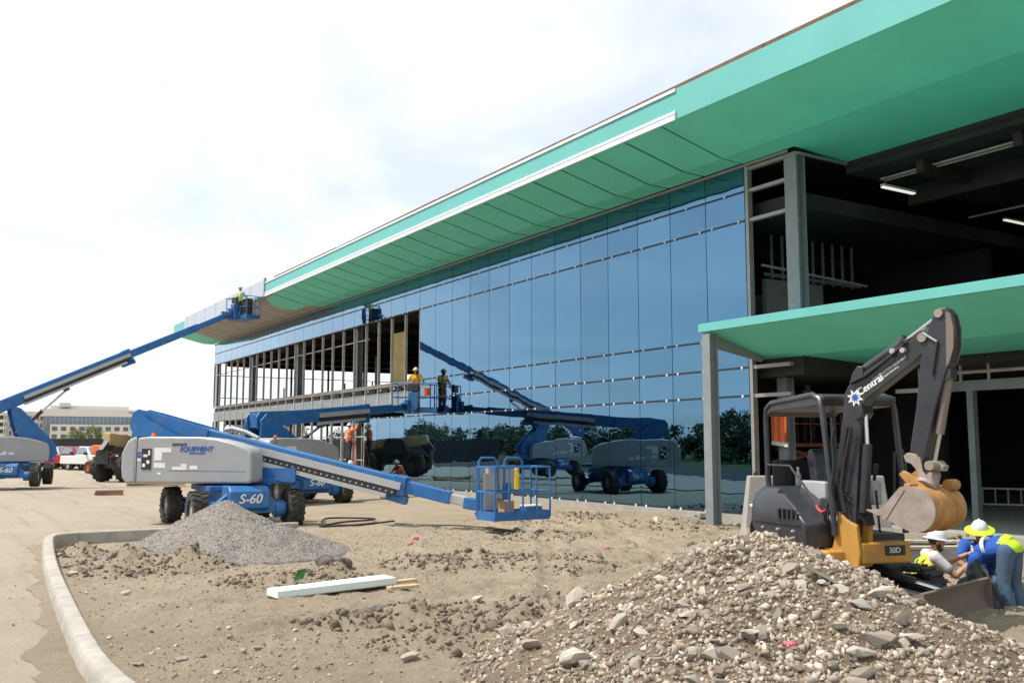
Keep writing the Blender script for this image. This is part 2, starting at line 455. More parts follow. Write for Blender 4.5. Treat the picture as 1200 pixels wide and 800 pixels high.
class MB:
    def __init__(self, M=None):
        self.v, self.f, self.M = [], [], (M or Matrix())

    def add(self, vs, fs):
        o = len(self.v)
        M = self.M
        self.v += [M @ Vector(p) for p in vs]
        self.f += [tuple(i + o for i in f) for f in fs]
        return self

    def box(self, a, b):
        x0, y0, z0 = [min(p, q) for p, q in zip(a, b)]
        x1, y1, z1 = [max(p, q) for p, q in zip(a, b)]
        return self.add([(x0, y0, z0), (x1, y0, z0), (x1, y1, z0), (x0, y1, z0), (x0, y0, z1), (x1, y0, z1), (x1, y1, z1), (x0, y1, z1)],
                        [(0, 3, 2, 1), (4, 5, 6, 7), (0, 1, 5, 4), (1, 2, 6, 5), (2, 3, 7, 6), (3, 0, 4, 7)])

    def beam(self, p, q, w, h, up=(0, 0, 1), w2=None, h2=None):
        p, q = Vector(p), Vector(q)
        d = (q - p).normalized()
        up = Vector(up)
        if abs(d.dot(up)) > 0.98:
            up = Vector((1, 0, 0))
        sx = d.cross(up).normalized()
        u = sx.cross(d).normalized()
        w2 = w if w2 is None else w2
        h2 = h if h2 is None else h2
        vs = []
        for c, a, b in ((p, w, h), (q, w2, h2)):
            vs += [c - sx * a / 2 - u * b / 2, c + sx * a / 2 - u * b / 2, c + sx * a / 2 + u * b / 2, c - sx * a / 2 + u * b / 2]
        return self.add(vs, [(0, 3, 2, 1), (4, 5, 6, 7), (0, 1, 5, 4), (1, 2, 6, 5), (2, 3, 7, 6), (3, 0, 4, 7)])

    def cyl(self, p, q, r, r2=None, n=14):
        p, q = Vector(p), Vector(q)
        r2 = r if r2 is None else r2
        d = (q - p).normalized()
        a = d.orthogonal().normalized()
        b = d.cross(a)
        vs, fs = [], []
        for c, rr in ((p, r), (q, r2)):
            for i in range(n):
                t = 2 * math.pi * i / n
                vs.append(c + (a * math.cos(t) + b * math.sin(t)) * rr)
        for i in range(n):
            j = (i + 1) % n
            fs.append((i, j, n + j, n + i))
        fs.append(tuple(range(n - 1, -1, -1)))
        fs.append(tuple(range(n, 2 * n)))
        return self.add(vs, fs)

    def tube(self, path, r, n=8, closed=False):
        P = [Vector(p) for p in path]
        m = len(P)
        vs, fs = [], []
        prev = None
        for i, p in enumerate(P):
            if closed:
                d = (P[(i + 1) % m] - P[i - 1]).normalized()
            else:
                d = (P[min(i + 1, m - 1)] - P[max(i - 1, 0)]).normalized()
            if prev is None:
                a = d.orthogonal().normalized()
            else:
                a = (prev - d * prev.dot(d))
                a = a.normalized() if a.length > 1e-6 else d.orthogonal().normalized()
            prev = a
            b = d.cross(a)
            rr = r[i] if isinstance(r, (list, tuple)) else r
            for k in range(n):
                t = 2 * math.pi * k / n
                vs.append(p + (a * math.cos(t) + b * math.sin(t)) * rr)
        for i in range(m if closed else m - 1):
            i2 = (i + 1) % m
            for k in range(n):
                k2 = (k + 1) % n
                fs.append((i * n + k, i * n + k2, i2 * n + k2, i2 * n + k))
        if not closed:
            fs.append(tuple(range(n - 1, -1, -1)))
            fs.append(tuple((m - 1) * n + k for k in range(n)))
        return self.add(vs, fs)

    def prism(self, poly, n0, n1):
        """polygon of (s, z) extruded along n."""
        k = len(poly)
        vs = [(s, n0, z) for s, z in poly] + [(s, n1, z) for s, z in poly]
        fs = [tuple(range(k)), tuple(range(2 * k - 1, k - 1, -1))]
        fs += [(i, k + i, k + (i + 1) % k, (i + 1) % k) for i in range(k)]
        return self.add(vs, fs)

    def plan(self, poly, z0, z1, shrink=1.0, centre=None):
        """polygon of (s, n) raised from z0 to z1."""
        k = len(poly)
        cx, cy = centre or (sum(p[0] for p in poly) / k, sum(p[1] for p in poly) / k)
        vs = [(x, y, z0) for x, y in poly] + [(cx + (x - cx) * shrink, cy + (y - cy) * shrink, z1) for x, y in poly]
        fs = [tuple(range(k - 1, -1, -1)), tuple(range(k, 2 * k))]
        fs += [(i, (i + 1) % k, k + (i + 1) % k, k + i) for i in range(k)]
        return self.add(vs, fs)

    def rings(self, rings, cap=True):
        n = len(rings[0])
        vs = [p for r in rings for p in r]
        fs = []
        for i in range(len(rings) - 1):
            for k in range(n):
                k2 = (k + 1) % n
                fs.append((i * n + k, i * n + k2, (i + 1) * n + k2, (i + 1) * n + k))
        if cap:
            fs.append(tuple(range(n - 1, -1, -1)))
            fs.append(tuple((len(rings) - 1) * n + k for k in range(n)))
        return self.add(vs, fs)

    def ball(self, c, rx, ry=None, rz=None, seg=16, rng_=10, M=None):
        ry = rx if ry is None else ry
        rz = rx if rz is None else rz
        vs, fs = [], []
        c = Vector(c)
        for i in range(rng_ + 1):
            t = math.pi * i / rng_
            for k in range(seg):
                p = 2 * math.pi * k / seg
                v = Vector((rx * math.sin(t) * math.cos(p), ry * math.sin(t) * math.sin(p), rz * math.cos(t)))
                if M is not None:
                    v = M @ v
                vs.append(c + v)
        for i in range(rng_):
            for k in range(seg):
                k2 = (k + 1) % seg
                fs.append((i * seg + k, (i + 1) * seg + k, (i + 1) * seg + k2, i * seg + k2))
        return self.add(vs, fs)

    def build(self, name, m, parent=None, smooth=False, bevel=0.0, seg=2, remesh=0.0, relax=0):
        me = bpy.data.meshes.new(name)
        off = root_loc(parent) if parent is not None else Vector((0, 0, 0))
        me.from_pydata([tuple(v - off) for v in self.v], [], self.f)
        bm = bmesh.new(); bm.from_mesh(me)
        bmesh.ops.recalc_face_normals(bm, faces=bm.faces)
        bm.to_mesh(me); bm.free()
        me.materials.append(m)
        o = bpy.data.objects.new(name, me)
        COL.objects.link(o)
        if parent is not None:
            o.parent = parent
        if smooth or remesh:
            me.shade_smooth()
            if not remesh:
                me.set_sharp_from_angle(angle=rad(38))
        if remesh:
            r = o.modifiers.new('remesh', 'REMESH'); r.mode = 'VOXEL'; r.voxel_size = remesh; r.use_smooth_shade = True
            if relax:
                s = o.modifiers.new('smooth', 'SMOOTH'); s.iterations = relax; s.factor = 0.5
        if bevel:
            b = o.modifiers.new('bevel', 'BEVEL'); b.width = bevel; b.segments = seg; b.limit_method = 'ANGLE'; b.angle_limit = rad(32)
        return o


def fast_mesh(name, V, T, m, parent=None):
    me = bpy.data.meshes.new(name)
    V = np.asarray(V, dtype=np.float32)
    T = np.asarray(T, dtype=np.int32)
    k = T.shape[1]
    me.vertices.add(len(V)); me.vertices.foreach_set('co', V.ravel())
    me.loops.add(T.size); me.loops.foreach_set('vertex_index', T.ravel())
    me.polygons.add(len(T))
    me.polygons.foreach_set('loop_start', np.arange(0, T.size, k, dtype=np.int32))
    me.polygons.foreach_set('loop_total', np.full(len(T), k, dtype=np.int32))
    me.update(calc_edges=True)
    me.materials.append(m)
    o = bpy.data.objects.new(name, me)
    COL.objects.link(o)
    if parent is not None:
        o.parent = parent
    return o


def copy_at(src, loc, parent, rot=(0, 0, 0), scale=(1, 1, 1)):
    c = src.copy(); COL.objects.link(c)
    c.parent = parent
    c.location = loc; c.rotation_euler = rot; c.scale = scale
    return c


def text(name, body, size, m, parent, origin, xdir, ydir, ext=0.002, shear=0.0, bold=0.0):
    cu = bpy.data.curves.new(name, 'FONT')
    cu.body = body; cu.size = size; cu.extrude = ext; cu.shear = shear
    cu.align_x = 'CENTER'; cu.align_y = 'CENTER'
    tmp = bpy.data.objects.new(name, cu); COL.objects.link(tmp)
    me = bpy.data.meshes.new_from_object(tmp.evaluated_get(bpy.context.evaluated_depsgraph_get()))
    bpy.data.objects.remove(tmp)
    if bold:
        bm = bmesh.new(); bm.from_mesh(me)
        base_v = list(bm.verts); base_f = list(bm.faces)
        for dx, dy in ((bold, 0), (-bold, 0), (0, bold)):
            r = bmesh.ops.duplicate(bm, geom=base_v + list({e for f in base_f for e in f.edges}) + base_f)
            bmesh.ops.translate(bm, vec=(dx, dy, 0.0006 * (1 + (dx < 0) + 2 * (dy > 0))), verts=[g for g in r['geom'] if isinstance(g, bmesh.types.BMVert)])
        bm.to_mesh(me); bm.free()
    x = Vector(xdir).normalized(); y = Vector(ydir).normalized(); z = x.cross(y)
    off = root_loc(parent)
    o3 = Vector(origin) - off
    M = Matrix(((x.x, y.x, z.x, o3.x), (x.y, y.y, z.y, o3.y), (x.z, y.z, z.z, o3.z), (0, 0, 0, 1)))
    me.transform(M)
    me.materials.clear(); me.materials.append(m)
    o = bpy.data.objects.new(name, me); COL.objects.link(o); o.parent = parent
    return o


# noise for terrain
_tab = np.random.default_rng(3).random((256, 256))


def vnoise(x, y):
    xi = np.floor(x).astype(int); yi = np.floor(y).astype(int)
    fx = x - xi; fy = y - yi
    fx = fx * fx * (3 - 2 * fx); fy = fy * fy * (3 - 2 * fy)
    g = lambda a, b: _tab[a & 255, b & 255]
    return (g(xi, yi) * (1 - fx) + g(xi + 1, yi) * fx) * (1 - fy) + (g(xi, yi + 1) * (1 - fx) + g(xi + 1, yi + 1) * fx) * fy


def fbm(x, y, o=4, ga=0.5):
    s = 0; a = 1; t = 0
    for i in range(o):
        s = s + a * vnoise(x * 2 ** i + 17.3 * i, y * 2 ** i + 9.1 * i); t += a; a *= ga
    return s / t - 0.5


def sstep(a, b, x):
    t = np.clip((x - a) / (b - a), 0, 1)
    return t * t * (3 - 2 * t)

# ================================================================== SETTING
KERB = [(7.5, 21.62), (5.5, 21.6), (3.2, 21.6), (2.62, 21.52), (2.32, 21.3), (2.17, 20.9), (2.05, 20.0), (1.92, 18.7), (1.76, 17.0), (1.60, 15.0), (1.47, 13.0),
        (1.36, 11.2), (1.27, 9.6), (1.24, 8.6), (1.28, 7.6), (1.44, 6.6), (1.75, 5.6), (2.3, 4.6), (3.2, 3.7), (4.6, 3.0), (7.0, 2.5)]


def kerb_x(y):
    ky = np.array([p[1] for p in KERB[5:]])[::-1]; kx = np.array([p[0] for p in KERB[5:]])[::-1]
    return np.interp(y, ky, kx)


PILE_C = (6.35, 6.15)


def pile_h(x, y):
    dx = x - PILE_C[0]; dy = y - PILE_C[1]
    u = dx * cR.x + dy * cR.y                 # to the right
    w = dx * cR.y * -1 + dy * cR.x            # away from the viewer
    ru = np.where(u < 0, 2.5, 2.65); rw = np.where(w < 0, 3.4, 1.9)
    q = np.sqrt((u / ru) ** 2 + (w / rw) ** 2) + fbm(x * 0.8, y * 0.8, 3) * 0.22
    h = 1.16 * np.clip(1.03 - q, 0, 1) ** 1.05
    h = np.where(h > 0.9, 0.9 + (h - 0.9) * 0.75, h)
    return h + sstep(0.02, 0.2, h) * (fbm(x * 3, y * 3, 4) * 0.12 + fbm(x * 12, y * 12, 3) * 0.045)


GRAVEL_C = (4.75, 17.6)


def gravel_h(x, y):
    dx = x - GRAVEL_C[0]; dy = y - GRAVEL_C[1]
    u = dx * cR.x + dy * cR.y; w = -dx * cR.y + dy * cR.x
    ru = np.where(u < 0, 1.95, 2.35); rw = np.where(w < 0, 2.1, 1.8)
    q = np.sqrt((u / ru) ** 2 + (w / rw) ** 2) + fbm(x * 0.9 + 5, y * 0.9, 3) * 0.18
    h = 0.86 * np.clip(1 - q, 0, 1) ** 1.12
    return h + sstep(0.0, 0.15, h) * fbm(x * 6, y * 6, 3) * 0.035


HEAPS = [  # low heaps of turned soil: x, y, radius, height
    (2.55, 18.6, 0.55, 0.20), (3.05, 16.6, 0.85, 0.30), (3.8, 15.8, 0.7, 0.26), (2.5, 15.5, 0.45, 0.12), (4.35, 13.1, 0.75, 0.16), (5.2, 13.4, 0.5, 0.22),
    (3.95, 9.75, 0.45, 0.17), (4.6, 9.6, 0.5, 0.18), (5.3, 9.3, 0.5, 0.16), (4.3, 8.3, 0.55, 0.16), (4.9, 8.15, 0.5, 0.2), (5.5, 8.6, 0.5, 0.15), (6.4, 9.3, 0.5, 0.16),
    (11.5, 17.2, 0.9, 0.12), (8.6, 12.6, 0.9, 0.08), (13.2, 13.0, 1.0, 0.14), (15.5, 17.3, 1.2, 0.15), (14.5, 21.5, 1.5, 0.16), (7.2, 14.0, 0.8, 0.08), (8.2, 14.4, 0.6, 0.08),
    (14.6, 10.2, 1.1, 0.22), (16.0, 10.8, 0.9, 0.25), (13.2, 8.6, 0.7, 0.12)]


def ground_h(x, y):
    kx = kerb_x(y)
    inside = np.where((y < 21.5) & (x > kx + 0.1), 1.0, 0.0)
    t_in = np.clip((x - kx - 0.15) / 0.8, 0, 1) * np.clip((21.4 - y) / 0.8, 0, 1) * np.clip((y - 3.0) / 1.5, 0, 1)
    h = fbm(x * 0.33, y * 0.33, 3) * 0.22 + fbm(x * 1.3, y * 1.3, 4) * 0.11 + fbm(x * 6, y * 6, 4) * 0.09 + fbm(x * 17, y * 17, 2) * 0.03
    base = 0.02 + h * t_in
    # vehicle ruts across the yard
    base = base - 0.10 * sstep(18.5, 20.6, y) * sstep(6.0, 4.0, x)
    rut = np.sin((x * 0.45 + y) * 1.1 + fbm(x * 0.5, y * 0.5, 2) * 3) * 0.012
    for (x0, y0, ax_, ay_, gap) in ((9.0, 12.0, .55, .83, 1.9), (6.5, 12.0, .95, .31, 1.7), (12.0, 15.0, .2, .98, 1.9)):
        ln = math.hypot(ax_, ay_)
        dd = ((x - x0) * -ay_ + (y - y0) * ax_) / ln + fbm(x * .3, y * .3, 2) * 1.2
        al = ((x - x0) * ax_ + (y - y0) * ay_) / ln
        for o_ in (-gap / 2, gap / 2):
            prof_ = np.exp(-((dd - o_) / .17) ** 4)
            base = base - prof_ * (.035 + .018 * np.sign(np.sin(al * 26 + np.abs(dd - o_) * 18))) * t_in
            base = base + np.exp(-((np.abs(dd - o_) - .27) / .07) ** 2) * .025 * t_in
    base = base + rut * t_in
    for hx, hy, r, hh in HEAPS:
        d = np.sqrt((x - hx) ** 2 + (y - hy) ** 2) / r
        k = np.clip(1 - d, 0, 1) ** 1.2
        base = base + k * hh * (1 + fbm(x * 5, y * 5, 3) * 1.3)
    base = base - 0.42 * np.exp(-((x - 12.0) / 0.95) ** 4 - ((y - 8.3) / 1.1) ** 4)      # dug pit beside the excavator
    outside = -0.055 + 0 * x
    far = np.where(y > 21.75, 1.0, 0.0) * np.where(x > 2, 1.0, 0.0)
    lot = -0.045 + sstep(4.2, 7.5, x - (y - 22) * 0.22) * 0.06 + fbm(x * 0.5, y * 0.5, 4) * 0.05 * sstep(4.5, 7.5, x - (y - 22) * 0.22)
    out = np.where(inside > 0, base, np.where(far > 0, np.where(x > 17.2, np.minimum(lot, 0.05), lot), outside))
    out = np.where((y < 21.5) & (x > 16.2), np.minimum(out, 0.12), out)
    return np.where(x > 18.3, -0.06, out)


def graded(a, b, step, lo, hi, n=26):
    mid = np.arange(a, b + step / 2, step)
    left = a - np.geomspace(step, a - lo, n)[::-1]
    right = b + np.geomspace(step, hi - b, n)
    return np.concatenate([left, mid, right])


gx = graded(1.0, 18.4, 0.055, -900, 1200)
gy = graded(4.0, 26.0, 0.055, -700, 1500)
X, Y = np.meshgrid(gx, gy, indexing='xy')
Z = ground_h(X, Y)
nx, ny = len(gx), len(gy)
idx = np.arange(nx * ny).reshape(ny, nx)
Q = np.stack([idx[:-1, :-1], idx[:-1, 1:], idx[1:, 1:], idx[1:, :-1]], -1).reshape(-1, 4)
ground = fast_mesh('ground', np.stack([X, Y, Z], -1).reshape(-1, 3), Q, DIRT)
ground.data.shade_smooth()
tag(ground, 'bare tan dirt of the building plot', kind='structure')


def sheet(name, poly, z, m, label, fine=None):
    b = MB()
    b.add([(x, y, z) for x, y in poly], [tuple(range(len(poly)))])
    o = b.build(name, m)
    tag(o, label, kind='structure')
    return o


kpts = [(p[0] + 0.12, p[1]) for p in KERB[5:-2]]
sheet('road', [(-22, 3)] + [(-22, 140), (60, 140), (16, 66), (9.5, 44), (6.2, 30), (5.4, 25), (7.0, 22.6), (7.0, 21.5)] + [(3.2, 21.5), (2.7, 21.42), (2.42, 21.2)] + kpts + [(2.5, 3)], 0.0, ROADM,
      'dusty pale concrete road and yard left of the kerb')
sheet('grass_verge', [(-22, -80), (-22, 260), (-200, 260), (-200, -80)], -0.03, GRASS, 'dark grass field across the road')
sheet('street', [(-21.9, -80), (-21.9, 95), (-7.0, 95), (-5.5, 40), (-5, 3), (-5, -80)], 0.006, ASPH, 'dark asphalt street left of the dusty yard')
sheet('car_park', [(-30, 96), (-30, 190), (120, 190), (120, 120), (40, 96)], 0.010, ASPH, 'dark asphalt strip beyond the yard')

gd = []
for a, c in zip(KERB[5:-4], KERB[6:-3]):
    gd += [(a[0] + (c[0] - a[0]) * t + 0.08, a[1] + (c[1] - a[1]) * t) for t in np.linspace(0, 1, 14, endpoint=False)]
gut = gd + [(x - 0.20 - 0.5 * float(fbm(np.array([y * 1.1]), np.array([3.0]), 5, .62)[0]) - 0.22 * float(sstep(13, 8, np.array([y]))[0]), y) for x, y in gd[::-1]]
gut_s = sheet('gutter_dirt', gut, 0.005, DIRT, 'strip of brown dirt on the road along the kerb')

# kerb: swept profile (rounded nose, battered face)
prof = [(0.0, -0.12), (0.025, 0.09), (0.045, 0.14), (0.075, 0.16), (0.185, 0.158), (0.205, 0.14), (0.21, -0.12)]


def smooth_path(P, n=3):
    P = [Vector((p[0], p[1], 0)) for p in P]
    for _ in range(n):
        q = [P[0]]
        for a, b in zip(P[:-1], P[1:]):
            q += [a * 0.75 + b * 0.25, a * 0.25 + b * 0.75]
        q.append(P[-1]); P = q
    return P


kp = smooth_path(KERB, 2)
kerb = bpy.data.objects.new('kerb', None); COL.objects.link(kerb)
tag(kerb, 'pale concrete kerb curving round the dirt plot', kind='structure')
rings, run, seg_start = [], 0.0, 0
for i, p in enumerate(kp):
    d = (kp[min(i + 1, len(kp) - 1)] - kp[max(i - 1, 0)]).normalized()
    n = Vector((-d.y, d.x, 0))           # inward side of the island
    wob = (random.random() - 0.5) * 0.014
    rings.append([p + n * (a + (wob if k in (0, 1, 2) else 0)) + Vector((0, 0, b + wob * 0.35)) for k, (a, b) in enumerate(prof)])
    if i:
        run += (p - kp[i - 1]).length
    if (run > 2.3 or i == len(kp) - 1) and len(rings) > 1:
        d8 = d * 0.006
        body = [rings[0]] + rings[1:-1] + [[q - d8 for q in rings[-1]]]
        kb = MB(); kb.rings(body)
        kb.build('kerb_segment', KERBM, kerb, smooth=True)
        rings, run = [[q + d8 for q in rings[-1]]], 0.0

# ================================================================== MAIN BUILDING
D = 17.8                 # glass line
YC = 17.35               # near end of the glass
BAY = 1.448
YEND = YC + 36 * BAY     # far end
XB = 46.0
bld = thing('office_building', 'long two-storey building under construction with mirrored blue glass and green overhanging roof', 'building', (D, YC, 0))


def bpart(name, m, **k):
    def f(b):
        return b.build(name, m, bld, **k)
    return f


# floor slabs, roof, hidden walls
MB().box((D - 0.12, -6, -0.3), (XB, YEND + 0.3, 0.17)).build('ground_slab', CONC, bld)
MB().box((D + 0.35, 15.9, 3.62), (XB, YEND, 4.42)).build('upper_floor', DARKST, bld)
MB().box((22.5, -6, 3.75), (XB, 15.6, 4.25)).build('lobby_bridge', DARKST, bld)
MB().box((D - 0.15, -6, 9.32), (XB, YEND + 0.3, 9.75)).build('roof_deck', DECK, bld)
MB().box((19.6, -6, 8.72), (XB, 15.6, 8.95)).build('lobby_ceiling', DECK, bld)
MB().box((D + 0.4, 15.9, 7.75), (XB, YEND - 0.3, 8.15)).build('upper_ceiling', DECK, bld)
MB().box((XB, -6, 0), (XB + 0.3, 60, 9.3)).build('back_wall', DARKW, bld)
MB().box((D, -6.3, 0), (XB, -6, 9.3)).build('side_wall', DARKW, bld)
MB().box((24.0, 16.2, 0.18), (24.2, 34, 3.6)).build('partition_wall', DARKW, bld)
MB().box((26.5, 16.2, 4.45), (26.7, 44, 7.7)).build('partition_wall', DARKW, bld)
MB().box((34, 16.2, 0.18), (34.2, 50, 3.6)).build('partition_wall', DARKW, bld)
# roof beams under the ceiling
for yb in np.arange(-3, 15, 2.4):
    MB().beam((20, yb, 8.55), (XB, yb, 8.55), 0.2, 0.32).build('roof_beam', DARKST, bld)
for xb in (22.0, 29.0):
    MB().beam((xb, -6, 8.45), (xb, 15.5, 8.45), 0.22, 0.5).build('roof_beam', DARKST, bld)
for yb in np.arange(20, YEND, 4.35):
    MB().beam((D + 0.5, yb, 7.6), (XB, yb, 7.6), 0.2, 0.3).build('roof_beam', DARKST, bld)
    MB().beam((D + 0.5, yb, 3.48), (XB, yb, 3.48), 0.2, 0.28).build('floor_beam', DARKST, bld)
# drywall at the corner
MB().box((22.0, 18.6, 4.45), (22.14, 21.6, 6.55)).build('drywall_sheet', DRYW, bld)
MB().box((19.7, 18.5, 4.45), (22.0, 18.64, 6.5)).build('drywall_sheet', DRYW, bld)
for i in range(9):
    s = 19.9 + i * 0.42
    MB().beam((s, 18.45, 6.5), (s, 18.45, 8.5), 0.05, 0.07).build('partition_stud', STEELG, bld)
MB().beam((19.6, 18.45, 6.6), (23.6, 18.45, 6.6), 0.06, 0.1).build('partition_stud', STEELG, bld)
MB().beam((18.6, 17.6, 6.62), (22.8, 17.6, 6.42), 0.05, 0.06).build('conduit', GALV, bld)
# railing upstairs
rb = MB()
rb.tube([(22.6, 15.2, 5.3), (22.6, 4, 5.3)], 0.03).tube([(22.6, 15.2, 4.8), (22.6, 4, 4.8)], 0.02)
for y in np.arange(4, 15.3, 1.6):
    rb.cyl((22.6, y, 4.25), (22.6, y, 5.3), 0.03, n=6)
rb.build('railing', GALV, bld)

# fascia, soffit, roof edge
XF, ZF0, ZF1 = 15.0, 9.66, 10.40
ywrap = 48.95
MB().box((XF - 0.02, -8, ZF0), (XF + 0.12, ywrap, ZF1)).build('fascia', GREEN_L, bld)
MB().box((XF - 0.05, ywrap, ZF0 + 0.04), (XF + 0.1, 66.6, ZF1 + 0.16)).build('fascia', WRAP, bld)
for y in np.arange(ywrap + 2.4, 66, 2.4):
    MB().box((XF - 0.056, y, ZF0 + 0.04), (XF - 0.048, y + 0.03, ZF1 + 0.16)).build('panel_joint', MULLG, bld)
MB().box((XF - 0.07, ywrap - 0.16, ZF0 - 0.05), (XF + 0.03, ywrap - 0.02, ZF1 + 0.24)).build('panel_edge', STEELG, bld)
MB().box((XF - 0.02, 66.62, ZF0), (XF + 0.12, YEND + 0.4, ZF1 - 0.02)).build('fascia', GREEN_L, bld)
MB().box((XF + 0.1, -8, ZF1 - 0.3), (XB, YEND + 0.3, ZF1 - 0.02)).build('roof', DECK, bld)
MB().box((XF + 0.0, -8, ZF1 - 0.01), (XF + 0.16, ywrap, ZF1 + 0.02)).build('roof_edging', GREEN_L, bld)
for i, (y0, y1) in enumerate([(-8, 14), (14.02, 21), (21.03, 29.5), (29.52, 39), (39.03, 47.6)]):
    MB().beam((XF + 0.10, y0, ZF1 + 0.075 + 0.02 * (i % 2)), (XF + 0.10, y1, ZF1 + 0.06 + 0.03 * ((i + 1) % 2)), 0.1, 0.10).build('roof_nailer', NAILER, bld)
# white metal trim strips
for z0, z1, dx in ((ZF0 - 0.03, ZF0 + 0.10, 0.05), (ZF0 + 0.125, ZF0 + 0.20, 0.04), (ZF1 - 0.07, ZF1 + 0.012, 0.035)):
    y = 16.75
    while y < ywrap - 0.2:
        y1 = min(y + 5.8, ywrap - 0.2)
        MB().box((XF - 0.02 - dx, y, z0), (XF - 0.022, y1 - 0.012, z1)).build('trim_strip', TRIMW, bld)
        y = y1
# soffit
XK, ZK = 17.02, 9.18
MB().add([(XF + 0.1, 17.0, ZF0 + 0.018), (XF + 0.1, ywrap, ZF0 + 0.018), (XK, ywrap, ZK + 0.03), (XK, 17.0, ZK + 0.03), (D + 0.1, ywrap, ZK + 0.02), (D + 0.1, 17.0, ZK + 0.02)],
         [(0, 1, 2, 3), (3, 2, 4, 5)]).build('soffit_backing', SEAM, bld)


def slab4(b, pts, t):
    """quad with thickness t upward"""
    b.add([*pts, *[(x, y, z + t) for x, y, z in pts]], [(0, 1, 2, 3), (7, 6, 5, 4), (0, 4, 5, 1), (1, 5, 6, 2), (2, 6, 7, 3), (3, 7, 4, 0)])
    return b


ys = [YC + i * BAY for i in range(0, 22)]
for i, (a, c) in enumerate(zip(ys[:-1], ys[1:])):
    g = 0.05
    dz = random.uniform(-0.006, 0.006)
    slab4(MB(), [(XF, a + g, ZF0 + dz), (XK - 0.003, a + g, ZK + dz), (XK - 0.003, c - g, ZK + dz), (XF, c - g, ZF0 + dz)], 0.04).build('soffit_panel', GREEN, bld)
    slab4(MB(), [(XK + 0.003, a + g, ZK + dz), (D - 0.06, a + g, ZK - 0.02), (D - 0.06, c - g, ZK - 0.02), (XK + 0.003, c - g, ZK + dz)], 0.04).build('soffit_panel', GREEN, bld)
slab4(MB(), [(XF, -8, ZF0), (XK, -8, ZK), (XK, YC - 0.02, ZK), (XF, YC - 0.02, ZF0)], 0.05).build('soffit_panel', GREEN, bld)
slab4(MB(), [(XK + 0.002, -8, ZK - 0.002), (19.55, -8, 9.02), (19.55, 15.6, 9.02), (XK + 0.002, 15.6, ZK - 0.002)], 0.05).build('soffit_panel', GREEN, bld)
slab4(MB(), [(XK + 0.002, 15.605, ZK - 0.002), (D - 0.04, 15.605, ZK - 0.03), (D - 0.04, YC - 0.02, ZK - 0.03), (XK + 0.002, YC - 0.02, ZK - 0.002)], 0.05).build('soffit_panel', GREEN, bld)
MB().box((19.552, -8, 8.90), (19.64, 15.6, 9.10)).build('soffit_edge', DARKST, bld)
MB().box((D - 0.02, 15.52, 8.94), (19.6, 15.598, 9.0)).build('soffit_edge', STEELG, bld)
# plywood end of the soffit, still bare, with a green tongue and a green far end
yp = ys[-1]
slab4(MB(), [(XF, yp, ZF0), (XK, yp, ZK), (XK, 66.3, ZK), (XF, 66.3, ZF0)], 0.04).build('soffit_panel', PLY, bld)
slab4(MB(), [(XK + 0.003, yp, ZK), (D - 0.06, yp, ZK - 0.02), (D - 0.06, 66.3, ZK - 0.02), (XK + 0.003, 66.3, ZK)], 0.04).build('soffit_panel', PLY, bld)
slab4(MB(), [(XF, 66.32, ZF0), (XK, 66.32, ZK), (XK, YEND + 0.4, ZK), (XF, YEND + 0.4, ZF0)], 0.04).build('soffit_panel', GREEN, bld)
slab4(MB(), [(XK + 0.003, 66.32, ZK), (D - 0.06, 66.32, ZK - 0.02), (D - 0.06, YEND + 0.4, ZK - 0.02), (XK + 0.003, YEND + 0.4, ZK)], 0.04).build('soffit_panel', GREEN, bld)
for y in np.arange(yp + 2.4, 66, 2.4):
    slab4(MB(), [(XF + 0.02, y, ZF0 - 0.008), (XK, y, ZK - 0.006), (XK, y + 0.03, ZK - 0.006), (XF + 0.02, y + 0.03, ZF0 - 0.008)], 0.006).build('panel_joint', NAILER, bld)
# green membrane lapping over the plywood in a rounded tongue
tong = []
for k in range(11):
    t = k / 10
    tong.append((XF + 0.15 + (XK - XF - 0.2) * t, yp + 2.6 * math.sin(math.pi * (0.15 + 0.62 * t)) ** 0.8, 0))


def soff_z(x):
    return ZF0 + (ZK - ZF0) * (x - XF) / (XK - XF)


b = MB()
vs = [(x, yp + 0.02, soff_z(x) - 0.012) for x, y, _ in tong] + [(x, y, soff_z(x) - 0.012) for x, y, _ in tong]
b.add(vs, [(i, i + 1, 12 + i, 11 + i) for i in range(10)])
b.build('soffit_membrane', GREEN, bld)
MB().box((D - 0.055, YC - 1.5, 9.06), (D - 0.03, YEND, 9.13)).build('head_trim', MULLG, bld)

# glass panes: shared meshes, one object each
ROWS = [0.20, 3.15, 3.87, 4.65, 7.65, 8.42, 9.08]
pane_src = {}


def pane(y0, z0, z1):
    h = round(z1 - z0, 3)
    if h not in pane_src:
        b = MB(); b.box((-0.012, -BAY / 2 + 0.012, -h / 2 + 0.028), (0.012, BAY / 2 - 0.012, h / 2 - 0.028))
        o = b.build('glass_pane', GLASS)
        o.parent = bld
        pane_src[h] = o
        c = o
    else:
        c = pane_src[h].copy(); COL.objects.link(c)
    c.parent = bld
    c.location = (0, y0 + BAY / 2 - YC, (z0 + z1) / 2)
    c.rotation_euler = (0, rad(random.gauss(0, 0.065)), rad(random.gauss(0, 0.065)))


